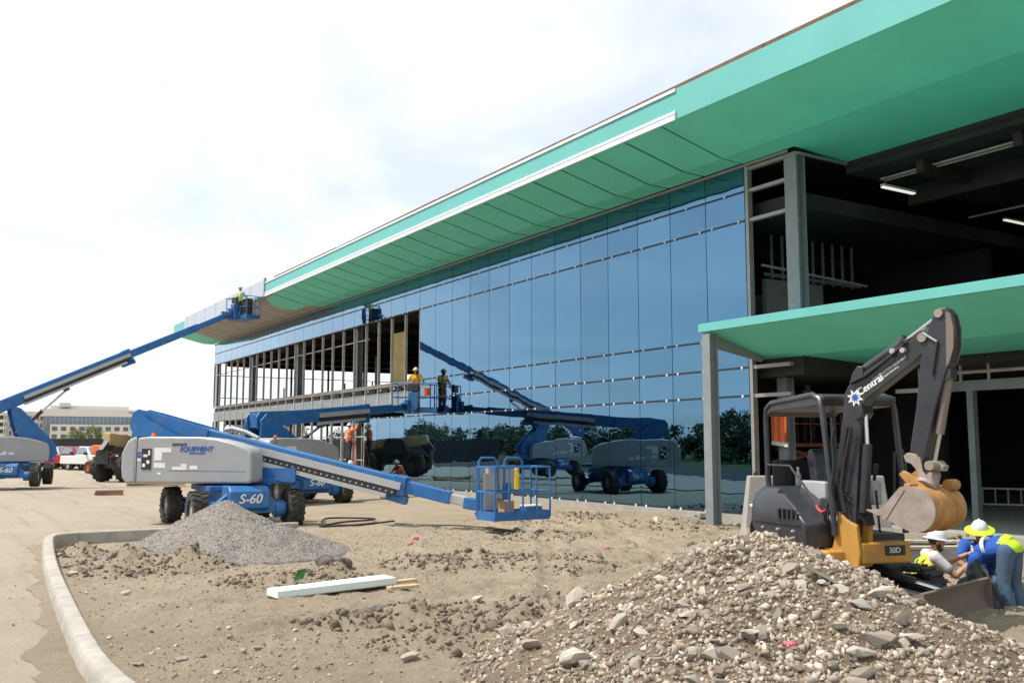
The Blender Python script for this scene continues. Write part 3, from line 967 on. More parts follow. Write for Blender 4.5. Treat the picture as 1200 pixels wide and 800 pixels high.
N_FULL = 13
for i in range(36):
    y = YC + i * BAY
    rows = [(ROWS[4], ROWS[5]), (ROWS[5], ROWS[6])]
    if i < N_FULL:
        rows += [(ROWS[3], ROWS[4]), (ROWS[2], ROWS[3]), (ROWS[1], ROWS[2])]
    if i < 14 and i >= N_FULL:
        rows += [(ROWS[1], ROWS[2])]
    if i < 17:
        rows += [(ROWS[0], ROWS[1])]
    for r in rows:
        pane(y, *r)
cl = MB()
for i, z in enumerate(ROWS):
    n = 36 if z >= 7.6 else (17 if z < 3.5 else N_FULL)
    MB().box((D - 0.022, YC, z - 0.026), (D + 0.10, YC + n * BAY, z + 0.026)).build('transom', MULL, bld)
    if z < 9:
        nn = n if z < 7.6 else 24
        for k in range(nn):
            for t in ((0.16, 0.84) if z != 8.42 else (0.5,)):
                y = YC + (k + t + random.uniform(-0.02, 0.02)) * BAY
                cl.box((D - 0.045, y - 0.028, z - 0.03), (D - 0.0225, y + 0.028, z + 0.03))
tag(cl.build('glazing_clips', CLIP, bld), kind='stuff')
for i in range(37):
    y = YC + i * BAY
    lo = 0.2 if i <= 17 else 7.62
    lo = 0.2 if i <= N_FULL else (7.62 if i > 17 else 0.2)
    MB().box((D + 0.016, y - 0.022, lo), (D + 0.13, y + 0.022, 3.12 if (N_FULL < i <= 17) else 9.08)).build('mullion', MULL, bld)
    if N_FULL < i <= 17:
        MB().box((D + 0.016, y - 0.022, 7.68), (D + 0.13, y + 0.022, 9.08)).build('mullion', MULL, bld)
MB().box((D - 0.10, YC - 1.45, -0.05), (D + 0.1, YEND, 0.165)).build('sill_kerb', CONC, bld)

# open framing of the far half: studs, columns, slab edge panels
for i in range(N_FULL, 37):
    y = YC + i * BAY + 0.1
    MB().box((D + 0.02, y - 0.035, 4.68), (D + 0.14, y + 0.035, 7.60)).build('stud', GALV, bld)
    if i > 16:
        MB().box((D + 0.02, y - 0.035, 0.18), (D + 0.14, y + 0.035, 3.60)).build('stud', GALV, bld)
    if i < 36:
        MB().box((D + 0.06, y + 0.06, 3.62), (D + 0.12, y + BAY - 0.06, 4.28)).build('spandrel_panel', STEELG, bld)
        MB().box((D + 0.03, y - 0.045, 3.605), (D + 0.16, y + 0.045, 4.5)).build('stud', GALV, bld)
        MB().box((D + 0.05, y + 0.35, 4.30), (D + 0.3, y + 1.1, 4.46)).build('slab_pocket', DARKST, bld)
MB().box((D - 0.02, YC + N_FULL * BAY + 0.05, 4.50), (D + 0.34, YEND, 4.67)).build('slab_edge', PLY, bld)
for z in (6.9, 2.3, 1.2):
    MB().box((D + 0.16, YC + 17 * BAY, z), (D + 0.2, YEND, z + 0.05)).build('stud_bridging', GALV, bld)
for i in (18, 24, 30, 36):
    y = YC + i * BAY + 0.45
    b = MB()
    for dx in (0.3, 0.55):
        b.box((D + dx, y - 0.17, 0.17), (D + dx + 0.03, y + 0.17, 9.3))
    b.box((D + 0.33, y - 0.02, 0.17), (D + 0.55, y + 0.02, 9.3))
    b.build('column', STEELG, bld)
# far end wall: open steel frame with studs
for x in np.arange(20.5, XB, 2.9):
    MB().box((x, YEND - 0.2, 0.17), (x + 0.14, YEND - 0.05, 9.3)).build('end_stud', STEELG, bld)
for x in (24.5, 31.5, 38.5):
    for y in (30.0, 43.0, 56.0):
        MB().box((x, y, 0.17), (x + 0.28, y + 0.28, 7.7)).build('inner_column', STEELG, bld)
for z in (1.2, 5.3, 6.9):
    MB().beam((D + 0.5, YEND - 0.1, z), (XB, YEND - 0.1, z), 0.06, 0.06).build('end_rail', GALV, bld)
MB().box((D + 0.5, YC + 14.7 * BAY, 4.7), (D + 0.53, YC + 15.6 * BAY, 7.0)).build('sheathing_board', OSB, bld)
# pipes stubbing up on the far upper floor
for x, y, h in ((20.5, 62, 1.3), (22, 64, 1.8), (24, 60, 1.6), (27, 58, 2.0), (22.5, 52, 1.2), (30, 62, 1.5)):
    MB().cyl((x, y, 4.42), (x, y, 4.42 + h), 0.05, n=8).build('pipe_stub', DARKST, bld)

# bare corner bay: grey frame, transoms, steel column
MB().box((D - 0.03, YC - 0.13, 0.17), (D + 0.13, YC - 0.03, 9.08)).build('jamb', MULLG, bld)
for z in (3.15, 3.87, 7.65, 8.42, 9.0):
    MB().box((D + 0.0, 16.02, z - 0.045), (D + 0.13, YC - 0.13, z + 0.045)).build('open_transom', MULLG, bld)
b = MB()
b.box((D - 0.02, 15.62, 4.75), (D + 0.02, 16.0, 9.04)).box((D + 0.26, 15.62, 4.75), (D + 0.30, 16.0, 9.04)).box((D + 0.02, 15.79, 4.75), (D + 0.26, 15.83, 9.04))
b.build('corner_column', STEELG, bld)
b = MB()
b.box((18.55, 16.85, 0.17), (18.59, 17.15, 4.0)).box((18.8, 16.85, 0.17), (18.84, 17.15, 4.0)).box((18.59, 16.98, 0.17), (18.8, 17.02, 4.0))
b.build('column', STEELG, bld)
MB().box((18.9, 17.3, 0.17), (19.05, 17.45, 4.0)).build('column', STEELG, bld)
# lobby front: posts, rails and beam
MB().box((20.95, 13.36, 0.17), (21.12, 13.52, 3.22)).build('column', STEELG, bld)
MB().beam((21.0, 14.3, 3.30), (21.0, 4.0, 3.30), 0.2, 0.24).build('header_beam', STEELG, bld)
MB().beam((21.0, 15.4, 3.26), (20.4, 13.9, 3.22), 0.14, 0.1).build('header_beam', TRIMW, bld)
MB().tube([(20.9, 14.0, 3.62), (20.9, 4, 3.62)], 0.045).build('pipe', GALV, bld)
MB().beam((20.5, 17.1, 3.83), (20.5, 4.0, 3.83), 0.16, 0.12).build('header_beam', DARKST, bld)
for y in (13.6, 12.9, 14.4, 14.7):
    MB().beam((20.9, y, 3.4), (20.9, y, 3.95), 0.05, 0.05).build('hanger', GALV, bld)

# conduits under the lobby ceiling
for x, z in ((20.3, 8.62), (20.45, 8.6), (24.0, 8.1)):
    MB().tube([(x, -4, z), (x, 8, z - .02), (x + .1, 15.2, z)], .03, 6).build('conduit', GALV, bld, smooth=True)
# luminaires in the lobby
LUM = emit('lit_tube', (1.0, 0.93, 0.82), 0.6)
for i, (x0, x1, y, z, l) in enumerate([(19.95, 21.2, 14.82, 8.28, 'lit linear ceiling light nearest the green soffit edge'), (25.86, 27.4, 15.25, 8.28, 'lit linear ceiling light at the right edge of the dark lobby ceiling'),
                                 (29.6, 30.9, 21.6, 6.95, 'small lit linear light deep inside above the lower green canopy')]):
    t = thing('ceiling_light', l, 'light', (x0, y, z), 'linear lights in the open lobby')
    MB().box((x0, y - 0.06, z), (x1, y + 0.06, z + 0.06)).build('housing', TRIMW, t)
    MB().box((x0 + 0.01, y - 0.05, z - 0.03), (x1 - 0.01, y + 0.05, z - 0.002)).build('tube_lens', LUM, t)
    for xx in (x0 + 0.15, x1 - 0.15):
        MB().cyl((xx, y, z + 0.06), (xx, y, 8.72 if z > 8 else 7.75), 0.008, n=5).build('hanger', BLKM, t)

# ================================================================== ENTRANCE CANOPY
can = thing('entrance_canopy', 'low green entrance canopy with bright fascia on grey steel column', 'canopy', (16, 17.2, 0))
Y0, Y1 = 17.2, 3.0
MB().box((15.95, Y1, 4.63), (16.05, Y0, 4.81)).build('fascia', GREEN_L, can)
slab4(MB(), [(16.055, Y1, 4.63), (18.0, Y1, 4.08), (18.0, Y0, 4.08), (16.055, Y0, 4.63)], 0.06).build('soffit_panel', GREEN, can)
slab4(MB(), [(18.003, Y1, 4.075), (20.4, Y1, 3.98), (20.4, Y0, 3.98), (18.003, Y0, 4.075)], 0.06).build('soffit_panel', GREEN, can)
slab4(MB(), [(16.0, Y1, 4.815), (20.4, Y1, 4.86), (20.4, Y0, 4.86), (16.0, Y0, 4.815)], 0.02).build('deck', GREEN_L, can)
MB().add([(16.055, Y0 - 0.01, 4.64), (18.0, Y0 - 0.01, 4.15), (20.4, Y0 - 0.01, 4.05), (20.4, Y0 - 0.01, 4.85), (16.055, Y0 - 0.01, 4.81)], [(0, 1, 2, 3, 4)]).build('end_panel', GREEN, can)
b = MB()
b.box((15.93, 16.80, 0.02), (15.96, 17.06, 4.56)).box((16.17, 16.80, 0.02), (16.20, 17.06, 4.56)).box((15.96, 16.91, 0.02), (16.17, 16.94, 4.56))
b.build('column', STEELG, can)
MB().box((15.85, 16.72, -0.02), (16.28, 17.14, 0.05)).build('base_plate', STEELG, can)
MB().add([(16.2, 16.92, 4.5), (17.9, 16.92, 4.02), (17.9, 16.92, 4.10), (16.2, 16.92, 4.56), (16.2, 16.96, 4.5), (17.9, 16.96, 4.02), (17.9, 16.96, 4.10), (16.2, 16.96, 4.56)],
         [(0, 1, 2, 3), (7, 6, 5, 4), (0, 4, 5, 1), (2, 6, 7, 3), (0, 3, 7, 4), (1, 5, 6, 2)]).build('bracket', STEELG, can)
MB().add([(16.2, 16.90, 4.25), (17.8, 16.90, 3.98), (17.8, 16.90, 4.04), (16.2, 16.90, 4.5), (16.2, 16.98, 4.25), (17.8, 16.98, 3.98), (17.8, 16.98, 4.04), (16.2, 16.98, 4.5)],
         [(0, 1, 2, 3), (7, 6, 5, 4), (0, 4, 5, 1), (2, 6, 7, 3), (0, 3, 7, 4), (1, 5, 6, 2)]).build('bracket', STEELG, can)


# ================================================================== BOOM LIFTS
def lathe(b, c, axis, prof, n=28):
    """prof: list of (offset along axis, radius)"""
    c, d = Vector(c), Vector(axis).normalized()
    a = d.orthogonal().normalized(); e = d.cross(a)
    rings = [[c + d * o + (a * math.cos(2 * math.pi * k / n) + e * math.sin(2 * math.pi * k / n)) * r for k in range(n)] for o, r in prof]
    b.rings(rings)
    return b


def wheel(root, F, s, n, z, R, W, out, rim_m, steer=0.0, name='wheel', lugs=18):
    """out: +1 outer face towards +n, -1 towards -n"""
    ax = Vector((math.sin(steer) * -1, math.cos(steer), 0)) * out
    b = MB(F.M)
    c = Vector((s, n, z))
    lathe(b, c, ax, [(-W * 0.30, R * 0.28), (-W * 0.30, R * 0.56), (W * 0.30, R * 0.56), (W * 0.30, R * 0.50), (W * 0.12, R * 0.42), (W * 0.12, R * 0.22), (W * 0.34, R * 0.18), (W * 0.36, R * 0.02)], 24)
    for k in range(8):
        t = 2 * math.pi * k / 8
        a = ax.orthogonal().normalized(); e = ax.cross(a)
        p = c + (a * math.cos(t) + e * math.sin(t)) * R * 0.30 + ax * W * 0.12
        b.cyl(p, p + ax * 0.02, 0.014, n=6)
    w = b.build(name, rim_m, root, smooth=True)
    t = MB(F.M)
    lathe(t, c, ax, [(-W * .46, R * .56), (-W * .5, R * .72), (-W * .48, R * .88), (-W * .38, R * .95), (W * .38, R * .95), (W * .48, R * .88), (W * .5, R * .72), (W * .46, R * .56), (W * .3, R * .53), (-W * .3, R * .53)], 32)
    a = ax.orthogonal().normalized(); e = ax.cross(a)
    for k in range(lugs):
        for side in (-1, 1):
            th = 2 * math.pi * (k + (0.5 if side > 0 else 0)) / lugs
            th2 = th + 0.16
            r0 = a * math.cos(th) + e * math.sin(th)
            r1 = a * math.cos(th2) + e * math.sin(th2)
            t.beam(c + r0 * R * 0.965 + ax * side * W * 0.03, c + r1 * R * 0.945 + ax * side * W * 0.47, R * 0.13, R * 0.10, up=r0)
    t.build('tyre', TYRE, w, smooth=True)
    return w


def basket(root, F, yaw, L, W, rail_m=None, extras=True):
    """platform around the frame's origin, floor at z=0"""
    rail_m = rail_m or BLUE
    M = F.M @ Matrix.Rotation(yaw, 4, 'Z')
    b = MB(M)
    b.box((-W / 2, -L / 2, -0.06), (W / 2, L / 2, 0.0))
    b.box((-W / 2, -L / 2, 0.0), (-W / 2 + 0.02, L / 2, 0.14)).box((W / 2 - 0.02, -L / 2, 0), (W / 2, L / 2, 0.14))
    b.box((-W / 2 + .02, -L / 2, 0.0), (W / 2 - .02, -L / 2 + .02, 0.14)).box((-W / 2 + .02, L / 2 - .02, 0), (W / 2 - .02, L / 2, 0.14))
    pl = b.build('platform', rail_m, root)
    cs = [(-W / 2, -L / 2), (W / 2, -L / 2), (W / 2, L / 2), (-W / 2, L / 2)]
    for z in (1.1, 0.56):
        MB(M).tube([(x, y, z) for x, y in cs], 0.022, 6, closed=True).build('rail', rail_m, pl)
    for x, y in cs + [(-W / 2, 0), (W / 2, 0), (W / 2, -L / 4), (W / 2, L / 4)]:
        MB(M).cyl((x, y, 0), (x, y, 1.1), 0.022, n=6).build('post', rail_m, pl)
    b = MB(M)
    b.box((-W / 2 - 0.16, -0.42, 0.72), (-W / 2 - 0.02, 0.42, 1.12)) if extras else b.box((-W / 2 - 0.16, -0.2, 0.78), (-W / 2 - 0.02, 0.25, 1.08))
    b.build('control_box', GREYP if extras else BLKM, root, bevel=0.02)
    b = MB(M)
    b.box((-W / 2 - 0.24, -0.2, -0.12), (-W / 2 - 0.02, 0.2, 0.72))
    b.build('platform_mount', rail_m, root, bevel=0.01)
    b = MB(M)
    b.tube([(-W / 2 - 0.2, -0.25, 0.75), (-W / 2 - 0.45, -0.3, 0.4), (-W / 2 - 0.5, -0.25, 0.0), (-W / 2 - 0.75, -0.2, -0.12)], 0.025, 6)
    b.tube([(-W / 2 - 0.2, -0.15, 0.6), (-W / 2 - 0.38, -0.28, 0.25), (-W / 2 - 0.6, -0.22, -0.02), (-W / 2 - 0.9, -0.2, 0.0)], 0.025, 6)
    b.build('hose_loop', BLACK, root, smooth=True)
    return M, pl


COVER = [(-2.33, 1.12), (-2.38, 1.35), (-2.37, 1.72), (-2.26, 2.0), (-2.08, 2.12), (-1.7, 2.15), (-0.3, 2.14), (0.2, 2.09), (0.62, 2.0), (1.02, 1.87), (1.13, 1.74), (1.15, 1.6), (1.15, 1.12), (1.08, 1.05), (-2.2, 1.03)]


def boom_lift(label, loc, z, chas_h, tur_h, pivot, tip, secs, riser, cyl, yaw, near=False, decal='S-60', plat=(1.83, 0.76), track_right=True, wheel_z=0.45):
    """secs: list of (start, end, width, height, material) along the boom axis."""
    t = thing('boom_lift', label, 'boom lift', (loc[0], loc[1], z), 'blue boom lifts beside the building')
    C = Frame(loc, chas_h, z)
    T = Frame(loc, tur_h, z)
    # chassis
    b = MB(C.M)
    b.box((-1.45, -0.47, 0.42), (1.45, 0.47, 1.0))
    b.prism([(1.45, 0.42), (1.62, 0.5), (1.62, 0.88), (1.45, 1.0)], -0.47, 0.47)
    b.prism([(-1.45, 0.42), (-1.62, 0.5), (-1.62, 0.88), (-1.45, 1.0)], -0.47, 0.47)
    ch = b.build('chassis', BLUE, t, bevel=0.03)
    for s in (-1.3, 1.3):
        b = MB(C.M)
        b.beam((s, -0.95, 0.48), (s, 0.95, 0.48), 0.26, 0.24)
        for n in (-0.78, 0.78):
            b.cyl((s, n - 0.12, 0.45), (s, n + 0.12, 0.45), 0.2, n=16)
            b.beam((s, n, 0.45), (s, n * 0.5, 0.75), 0.2, 0.2)
        b.build('axle', BLUE, t, bevel=0.02)
    for s in (-1.3, 1.3):
        for n in (-1.12, 1.12):
            wheel(t, C, s, n, wheel_z, 0.46, 0.36, 1 if n > 0 else -1, GREYP, steer=0.05 if s < 0 else 0)
    for s, sg in ((1.622, 1), (-1.622, -1)):
        d = C.h * sg
        xd = Vector((-d.y, d.x, 0))
        text('decal', decal, 0.30, STICK, ch, C.M @ Vector((s + sg * 0.002, 0.0, 0.70)), xd, (0, 0, 1), shear=0.25, bold=0.006)
    MB(C.M).box((-0.9, -0.75, 0.86), (0.9, 0.75, 0.99)).build('deck', BLUE, t, bevel=0.02)
    # turntable
    b = MB(T.M)
    b.cyl((0, 0, 0.98), (0, 0, 1.06), 0.55, n=28)
    b.build('slew_ring', BLKM, t)
    b = MB(T.M)
    b.box((-2.15, -0.42, 1.03), (1.5, 0.42, 1.16))
    b.build('turntable', BLUE, t, bevel=0.02)
    b = MB(T.M)
    for n in (-0.36, 0.31):
        b.prism(riser, n, n + 0.05)
    b.build('riser', BLUE, t)
    cr = MB(T.M).prism(COVER, -0.97, -0.44).build('cover', GREYP, t, smooth=True, bevel=0.07, seg=4)
    MB(T.M).prism([(s if s < 0.4 else 0.4 + (s - 0.4) * 0.6, q) for s, q in COVER], 0.44, 0.95).build('cover', GREYP, t, smooth=True, bevel=0.07, seg=4)
    MB(T.M).prism([(-2.44, 1.15), (-2.47, 1.4), (-2.46, 1.75), (-2.3, 2.06), (-2.05, 2.165), (-2.03, 1.05), (-2.3, 1.0)], -0.985, 0.965).build('counterweight', GREYP, t, smooth=True, bevel=0.06, seg=3)
    MB(T.M).box((-2.03, -0.975, 1.05), (-2.01, -0.4, 2.16)).build('cover_seam', BLKM, cr)
    MB(T.M).cyl((-1.75, -0.7, 2.15), (-1.75, -0.7, 2.24), 0.07, 0.05, n=12).build('beacon', mat('amber_lens', (0.75, 0.14, 0.03), 0.3), cr, smooth=True)
    n0 = -0.972
    panel = MB(T.M).box((-1.87, n0 - 0.012, 1.36), (-1.60, n0 + 0.02, 1.86)).build('control_panel', BLKM, cr)
    for s0, s1, z0, z1 in ((-1.84, -1.76, 1.42, 1.5), (-1.72, -1.64, 1.5, 1.58), (-1.82, -1.7, 1.66, 1.72), (-1.68, -1.63, 1.7, 1.82)):
        MB(T.M).box((s0, n0 - 0.018, z0), (s1, n0 - 0.0125, z1)).build('switch', STICK, panel)
    for s0, s1, z0, z1 in ((-1.52, -1.30, 1.58, 1.88), (-1.295, -1.05, 1.77, 1.88), (-1.52, -1.2, 1.40, 1.52), (-1.0, -0.6, 1.36, 1.43), (-0.76, -0.6, 1.435, 1.50), (-0.52, -0.3, 1.37, 1.46), (-1.42, -1.32, 1.24, 1.29)):
        MB(T.M).box((s0, n0 - 0.002, z0), (s1, n0 + 0.01, z1)).build('sticker', STICK, cr)
    for z0 in (1.72, 1.64, 1.56):
        MB(T.M).box((-2.0, n0 - 0.002, z0), (-1.9, n0 + 0.01, z0 + 0.06)).build('sticker', STICKB if z0 > 1.6 else STICK, cr)
    if near:
        tx = lambda body, size, m, s, z_, **k: text('lettering', body, size, m, cr, T.M @ Vector((s, n0 - 0.003, z_)), T.h, (0, 0, 1), **k)
        tx('SUNSTATE', 0.085, STICKK, -0.83, 1.955, shear=0.3, bold=0.003)
        tx('EQUIPMENT', 0.165, STICKB, -0.36, 1.845, shear=0.3, bold=0.006)
        MB(T.M).box((-0.55, n0 - 0.003, 1.735), (-0.10, n0 + 0.01, 1.765)).build('lettering_rule', STICKB, cr)
        MB(T.M).box((-1.15, n0 + 0.0, 1.325), (1.0, n0 + 0.012, 1.333)).build('cover_line', BLKM, cr)
    # boom
    p0, p1 = Vector((pivot[0], 0, pivot[1])), Vector((tip[0], 0, tip[1]))
    ax = (p1 - p0).normalized()
    up = Vector((0, 1, 0)).cross(ax) * -1
    if up.z < 0:
        up = -up
    P = lambda d, v=0.0, n=0.0: p0 + ax * d + up * v + Vector((0, n, 0))
    L = (p1 - p0).length
    boom = None
    for i, (a, c, w, h, m) in enumerate(secs):
        o = MB(T.M).beam(P(a), P(c), w, h, up=up).build('boom' if i == 0 else 'boom_section', m, t, bevel=0.025)
        if boom is None:
            boom = o
    # rounded rear end and cheeks
    b = MB(T.M)
    hh = secs[0][3]
    for n in (-0.23, 0.19):
        poly = [(-0.38, -0.12), (-0.36, 0.12), (-0.22, 0.27), (0.35, 0.27), (1.9, 0.22), (1.9, -0.22), (0.5, -0.25), (-0.1, -0.34), (-0.32, -0.28)]
        vs = [P(d, v, n) for d, v in poly] + [P(d, v, n + 0.04) for d, v in poly]
        k = len(poly)
        b.add(vs, [tuple(range(k)), tuple(range(2 * k - 1, k - 1, -1))] + [(i, k + i, k + (i + 1) % k, (i + 1) % k) for i in range(k)])
    b.build('boom_cheek', BLUE, boom)
    MB(T.M).cyl(P(0, 0, -0.26), P(0, 0, 0.26), 0.09, n=14).build('pivot_pin', GREYD, boom, smooth=True)
    # cable track along the side of the base section
    sd = -1 if track_right else 1
    a, c, w, h, _ = secs[0]
    q0, q1 = 2.75, c - 0.05
    nn = sd * (w / 2 + 0.05)
    MB(T.M).beam(P(q0, -0.005, nn), P(q1, -0.005, nn), 0.07, 0.16, up=up).build('cable_tray', GREYD, boom)
    MB(T.M).beam(P(q0, -h / 2 - 0.02, sd * w * 0.3), P(q1, -h / 2 - 0.02, sd * w * 0.3), w * 0.55, 0.05, up=up).build('cable_tray', BLKM, boom)
    MB(T.M).beam(P(q0 - 0.1, -0.285, nn), P(q1 - 0.3, -0.285, nn), 0.12, 0.10, up=up).build('cable_tray', GREYD, boom)
    tr = MB(T.M).beam(P(q0, -0.17, nn), P(q1 - 0.1, -0.17, nn), 0.09, 0.13, up=up).build('cable_track', BLKM, boom)
    if near:
        k = q0 + 0.1
        while k < q1 - 0.15:
            MB(T.M).cyl(P(k, -0.17, nn + sd * 0.044), P(k, -0.17, nn + sd * 0.052), 0.022, n=8).build('track_link', GREYD, tr)
            k += 0.155
        MB(T.M).tube([P(2.3, 0.28, -0.1), P(2.5, 0.36, -0.12), P(2.9, 0.35, -0.12), P(3.25, 0.27, -0.1)], 0.05, 8).build('hose_bundle', GREYD, boom, smooth=True)
    # collar at the end of the base section
    MB(T.M).beam(P(c - 0.28), P(c + 0.04), w + 0.06, h + 0.06, up=up).build('boom_collar', BLUE, boom, bevel=0.02)
    MB(T.M).beam(P(c - 0.55, -h / 2 - 0.10), P(c + 0.1, -h / 2 - 0.12), w * 0.7, 0.2, up=up).build('boom_foot', BLUE, boom, bevel=0.02)
    # lift cylinder
    ca, cb = Vector((cyl[0], 0, cyl[1])), P(cyl[2], -h / 2 - 0.16)
    mid = ca.lerp(cb, cyl[3])
    MB(T.M).cyl(ca, mid, 0.085, n=14).build('lift_cylinder', BLKM, t, smooth=True)
    MB(T.M).cyl(mid, cb, 0.05, n=12).build('cylinder_rod', CHROME, t, smooth=True)
    MB(T.M).beam(cb + up * 0.2, cb - up * 0.05, 0.2, 0.24).build('cylinder_lug', BLUE, boom)
    # jib knuckle and basket
    B = Frame((T.M @ Vector((tip[0], 0, 0))).to_2d(), tur_h, z + tip[1])
    MB(B.M).beam((-0.35, 0, 0.05), (0.12, 0, -0.02), 0.2, 0.26).build('level_knuckle', BLUE, t, bevel=0.03)
    MB(B.M).cyl((0.15, 0, -0.25), (0.15, 0, 0.3), 0.14, n=16).build('rotator', BLUE, t, smooth=True)
    FB = Frame((B.M @ Vector((0.28 + plat[1] / 2 + 0.18, 0, 0))).to_2d(), tur_h, z + tip[1] - (0.24 if near else 0.12))
    M, pl = basket(t, FB, yaw, *plat, extras=near)
    return t, T, M, pl, P


BOOMW = 0.30
# nearest lift: boom lowered across the yard
lift1, T1, M1, pl1, _ = boom_lift(
    'nearest blue and grey boom lift, its boom lowered to the ground behind the gravel heap', (6.6, 23.8), -0.03, (0, -1), (.665, -.747),
    (-2.45, 2.54), (6.42, 0.60),
    [(-0.3, 7.25, 0.28, 0.38, BLUE), (7.2, 8.4, 0.22, 0.29, BLUE), (8.35, 9.05, 0.17, 0.22, GREYD)],
    [(-2.62, 1.15), (-2.68, 2.5), (-2.45, 2.72), (-2.2, 2.55), (0.1, 1.55), (0.6, 1.40), (1.95, 1.40), (1.95, 1.08), (0.5, 1.1)],
    (0.9, 1.25, 4.6, 0.55), rad(-38), near=True, plat=(1.5, 0.72))
# things on the near basket
b = MB(M1)
b.tube([(-0.48, -0.62, 0.1), (-0.48, -0.62, 1.22), (-0.44, -0.58, 1.3), (-0.36, -0.3, 1.3), (-0.34, -0.2, 1.22), (-0.34, -0.18, 0.6)], 0.025, 8)
b.tube([(-0.5, 0.1, 0.6), (-0.5, 0.1, 1.22), (-0.44, 0.14, 1.3), (-0.36, 0.4, 1.3), (-0.34, 0.48, 1.22), (-0.34, 0.5, 0.6)], 0.025, 8)
b.build('guard_loop', BLUE, lift1, smooth=True)
b = MB(M1)
b.box((-0.38, -0.55, 0.1), (-0.36, -0.05, 0.95))
b.build('instruction_board', GREYP, lift1)
tube_t = thing('document_tube', 'bright yellow tube hung on the rail of the lowered basket', 'tube', tuple(M1 @ Vector((0.4, -0.2, 0.5))))
MB(M1).cyl((0.40, -0.2, 0.62), (0.40, -0.2, 1.02), 0.055, n=14).build('tube_body', YELL, tube_t, smooth=True)
MB(M1).cyl((0.40, -0.2, 1.03), (0.40, -0.2, 1.09), 0.065, 0.05, n=14).build('tube_cap', mat('tan_cap', (0.45, 0.35, 0.12), 0.6), tube_t, smooth=True)
cbx = thing('cardboard_box', 'brown cardboard box standing in the lowered basket', 'box', tuple(M1 @ Vector((0.0, -0.2, 0))))
b = MB(M1).box((-0.12, -0.35, 0.0), (0.14, -0.08, 0.36)).build('carton', CARD, cbx)
MB(M1).add([(-0.12, -0.35, 0.36), (0.14, -0.35, 0.36), (0.2, -0.48, 0.42), (-0.1, -0.48, 0.43)], [(0, 1, 2, 3)]).build('flap', CARD, cbx)
tbx = thing('tool_box', 'blue and white tool box by the rail of the lowered basket', 'tool box', tuple(M1 @ Vector((0.25, 0.3, 0))))
MB(M1).box((0.08, 0.1, 0.002), (0.34, 0.55, 0.22)).build('case', BLUE, tbx, bevel=0.015)
MB(M1).box((0.08, 0.1, 0.223), (0.34, 0.55, 0.26)).build('lid', STICK, tbx, bevel=0.01)

# middle lift: raised boom reaching to the glass wall
lift2, T2, M2, pl2, _ = boom_lift(
    'blue boom lift behind the nearest one, its boom reaching right to the glass wall', (10.9, 31.6), 0.0, (0.12, -1), (6.2, 3.5),
    (-1.75, 2.72), (6.35, 3.42),
    [(-0.3, 5.6, 0.32, 0.46, BLUE), (5.55, 7.2, 0.26, 0.32, BLUE), (7.15, 8.2, 0.2, 0.24, BLUE)],
    [(-2.05, 2.05), (-2.05, 2.7), (-1.8, 2.92), (-1.4, 2.75), (0.4, 1.75), (1.0, 1.15), (0.3, 1.15)],
    (-0.4, 1.7, 3.0, 0.6), rad(20), plat=(1.83, 0.8))
# far left lift: boom raised to the roof edge
lift3, T3, M3, pl3, _ = boom_lift(
    'far left blue boom lift with its long boom raised to the white roof edge', (3.7, 48.0), 0.15, (-.29, -.956), (11.0, 1.9),
    (-2.3, 2.70), (9.75, 8.50),
    [(-0.5, 7.9, 0.36, 0.52, BLUE), (7.85, 11.6, 0.30, 0.36, BLUE), (11.55, 13.6, 0.24, 0.28, BLUE)],
    [(0.35, 1.15), (0.1, 1.9), (-0.2, 2.7), (-0.35, 3.3), (-0.2, 3.48), (0.05, 3.4), (1.5, 1.9), (1.62, 1.72), (1.62, 1.32), (1.4, 1.15)],
    (0.0, 2.3, 4.6, 0.5), rad(8), plat=(1.83, 0.8))


# ================================================================== EXCAVATOR
EX_C = (9.47, 7.93)


def hd(deg):
    a = rad(deg)
    return (math.sin(a), -math.cos(a))


ex = thing('mini_excavator', 'charcoal and yellow mini excavator with raised arm beside the rubble heap', 'excavator', (*EX_C, 0))
U = Frame(EX_C, hd(12), 0.0)
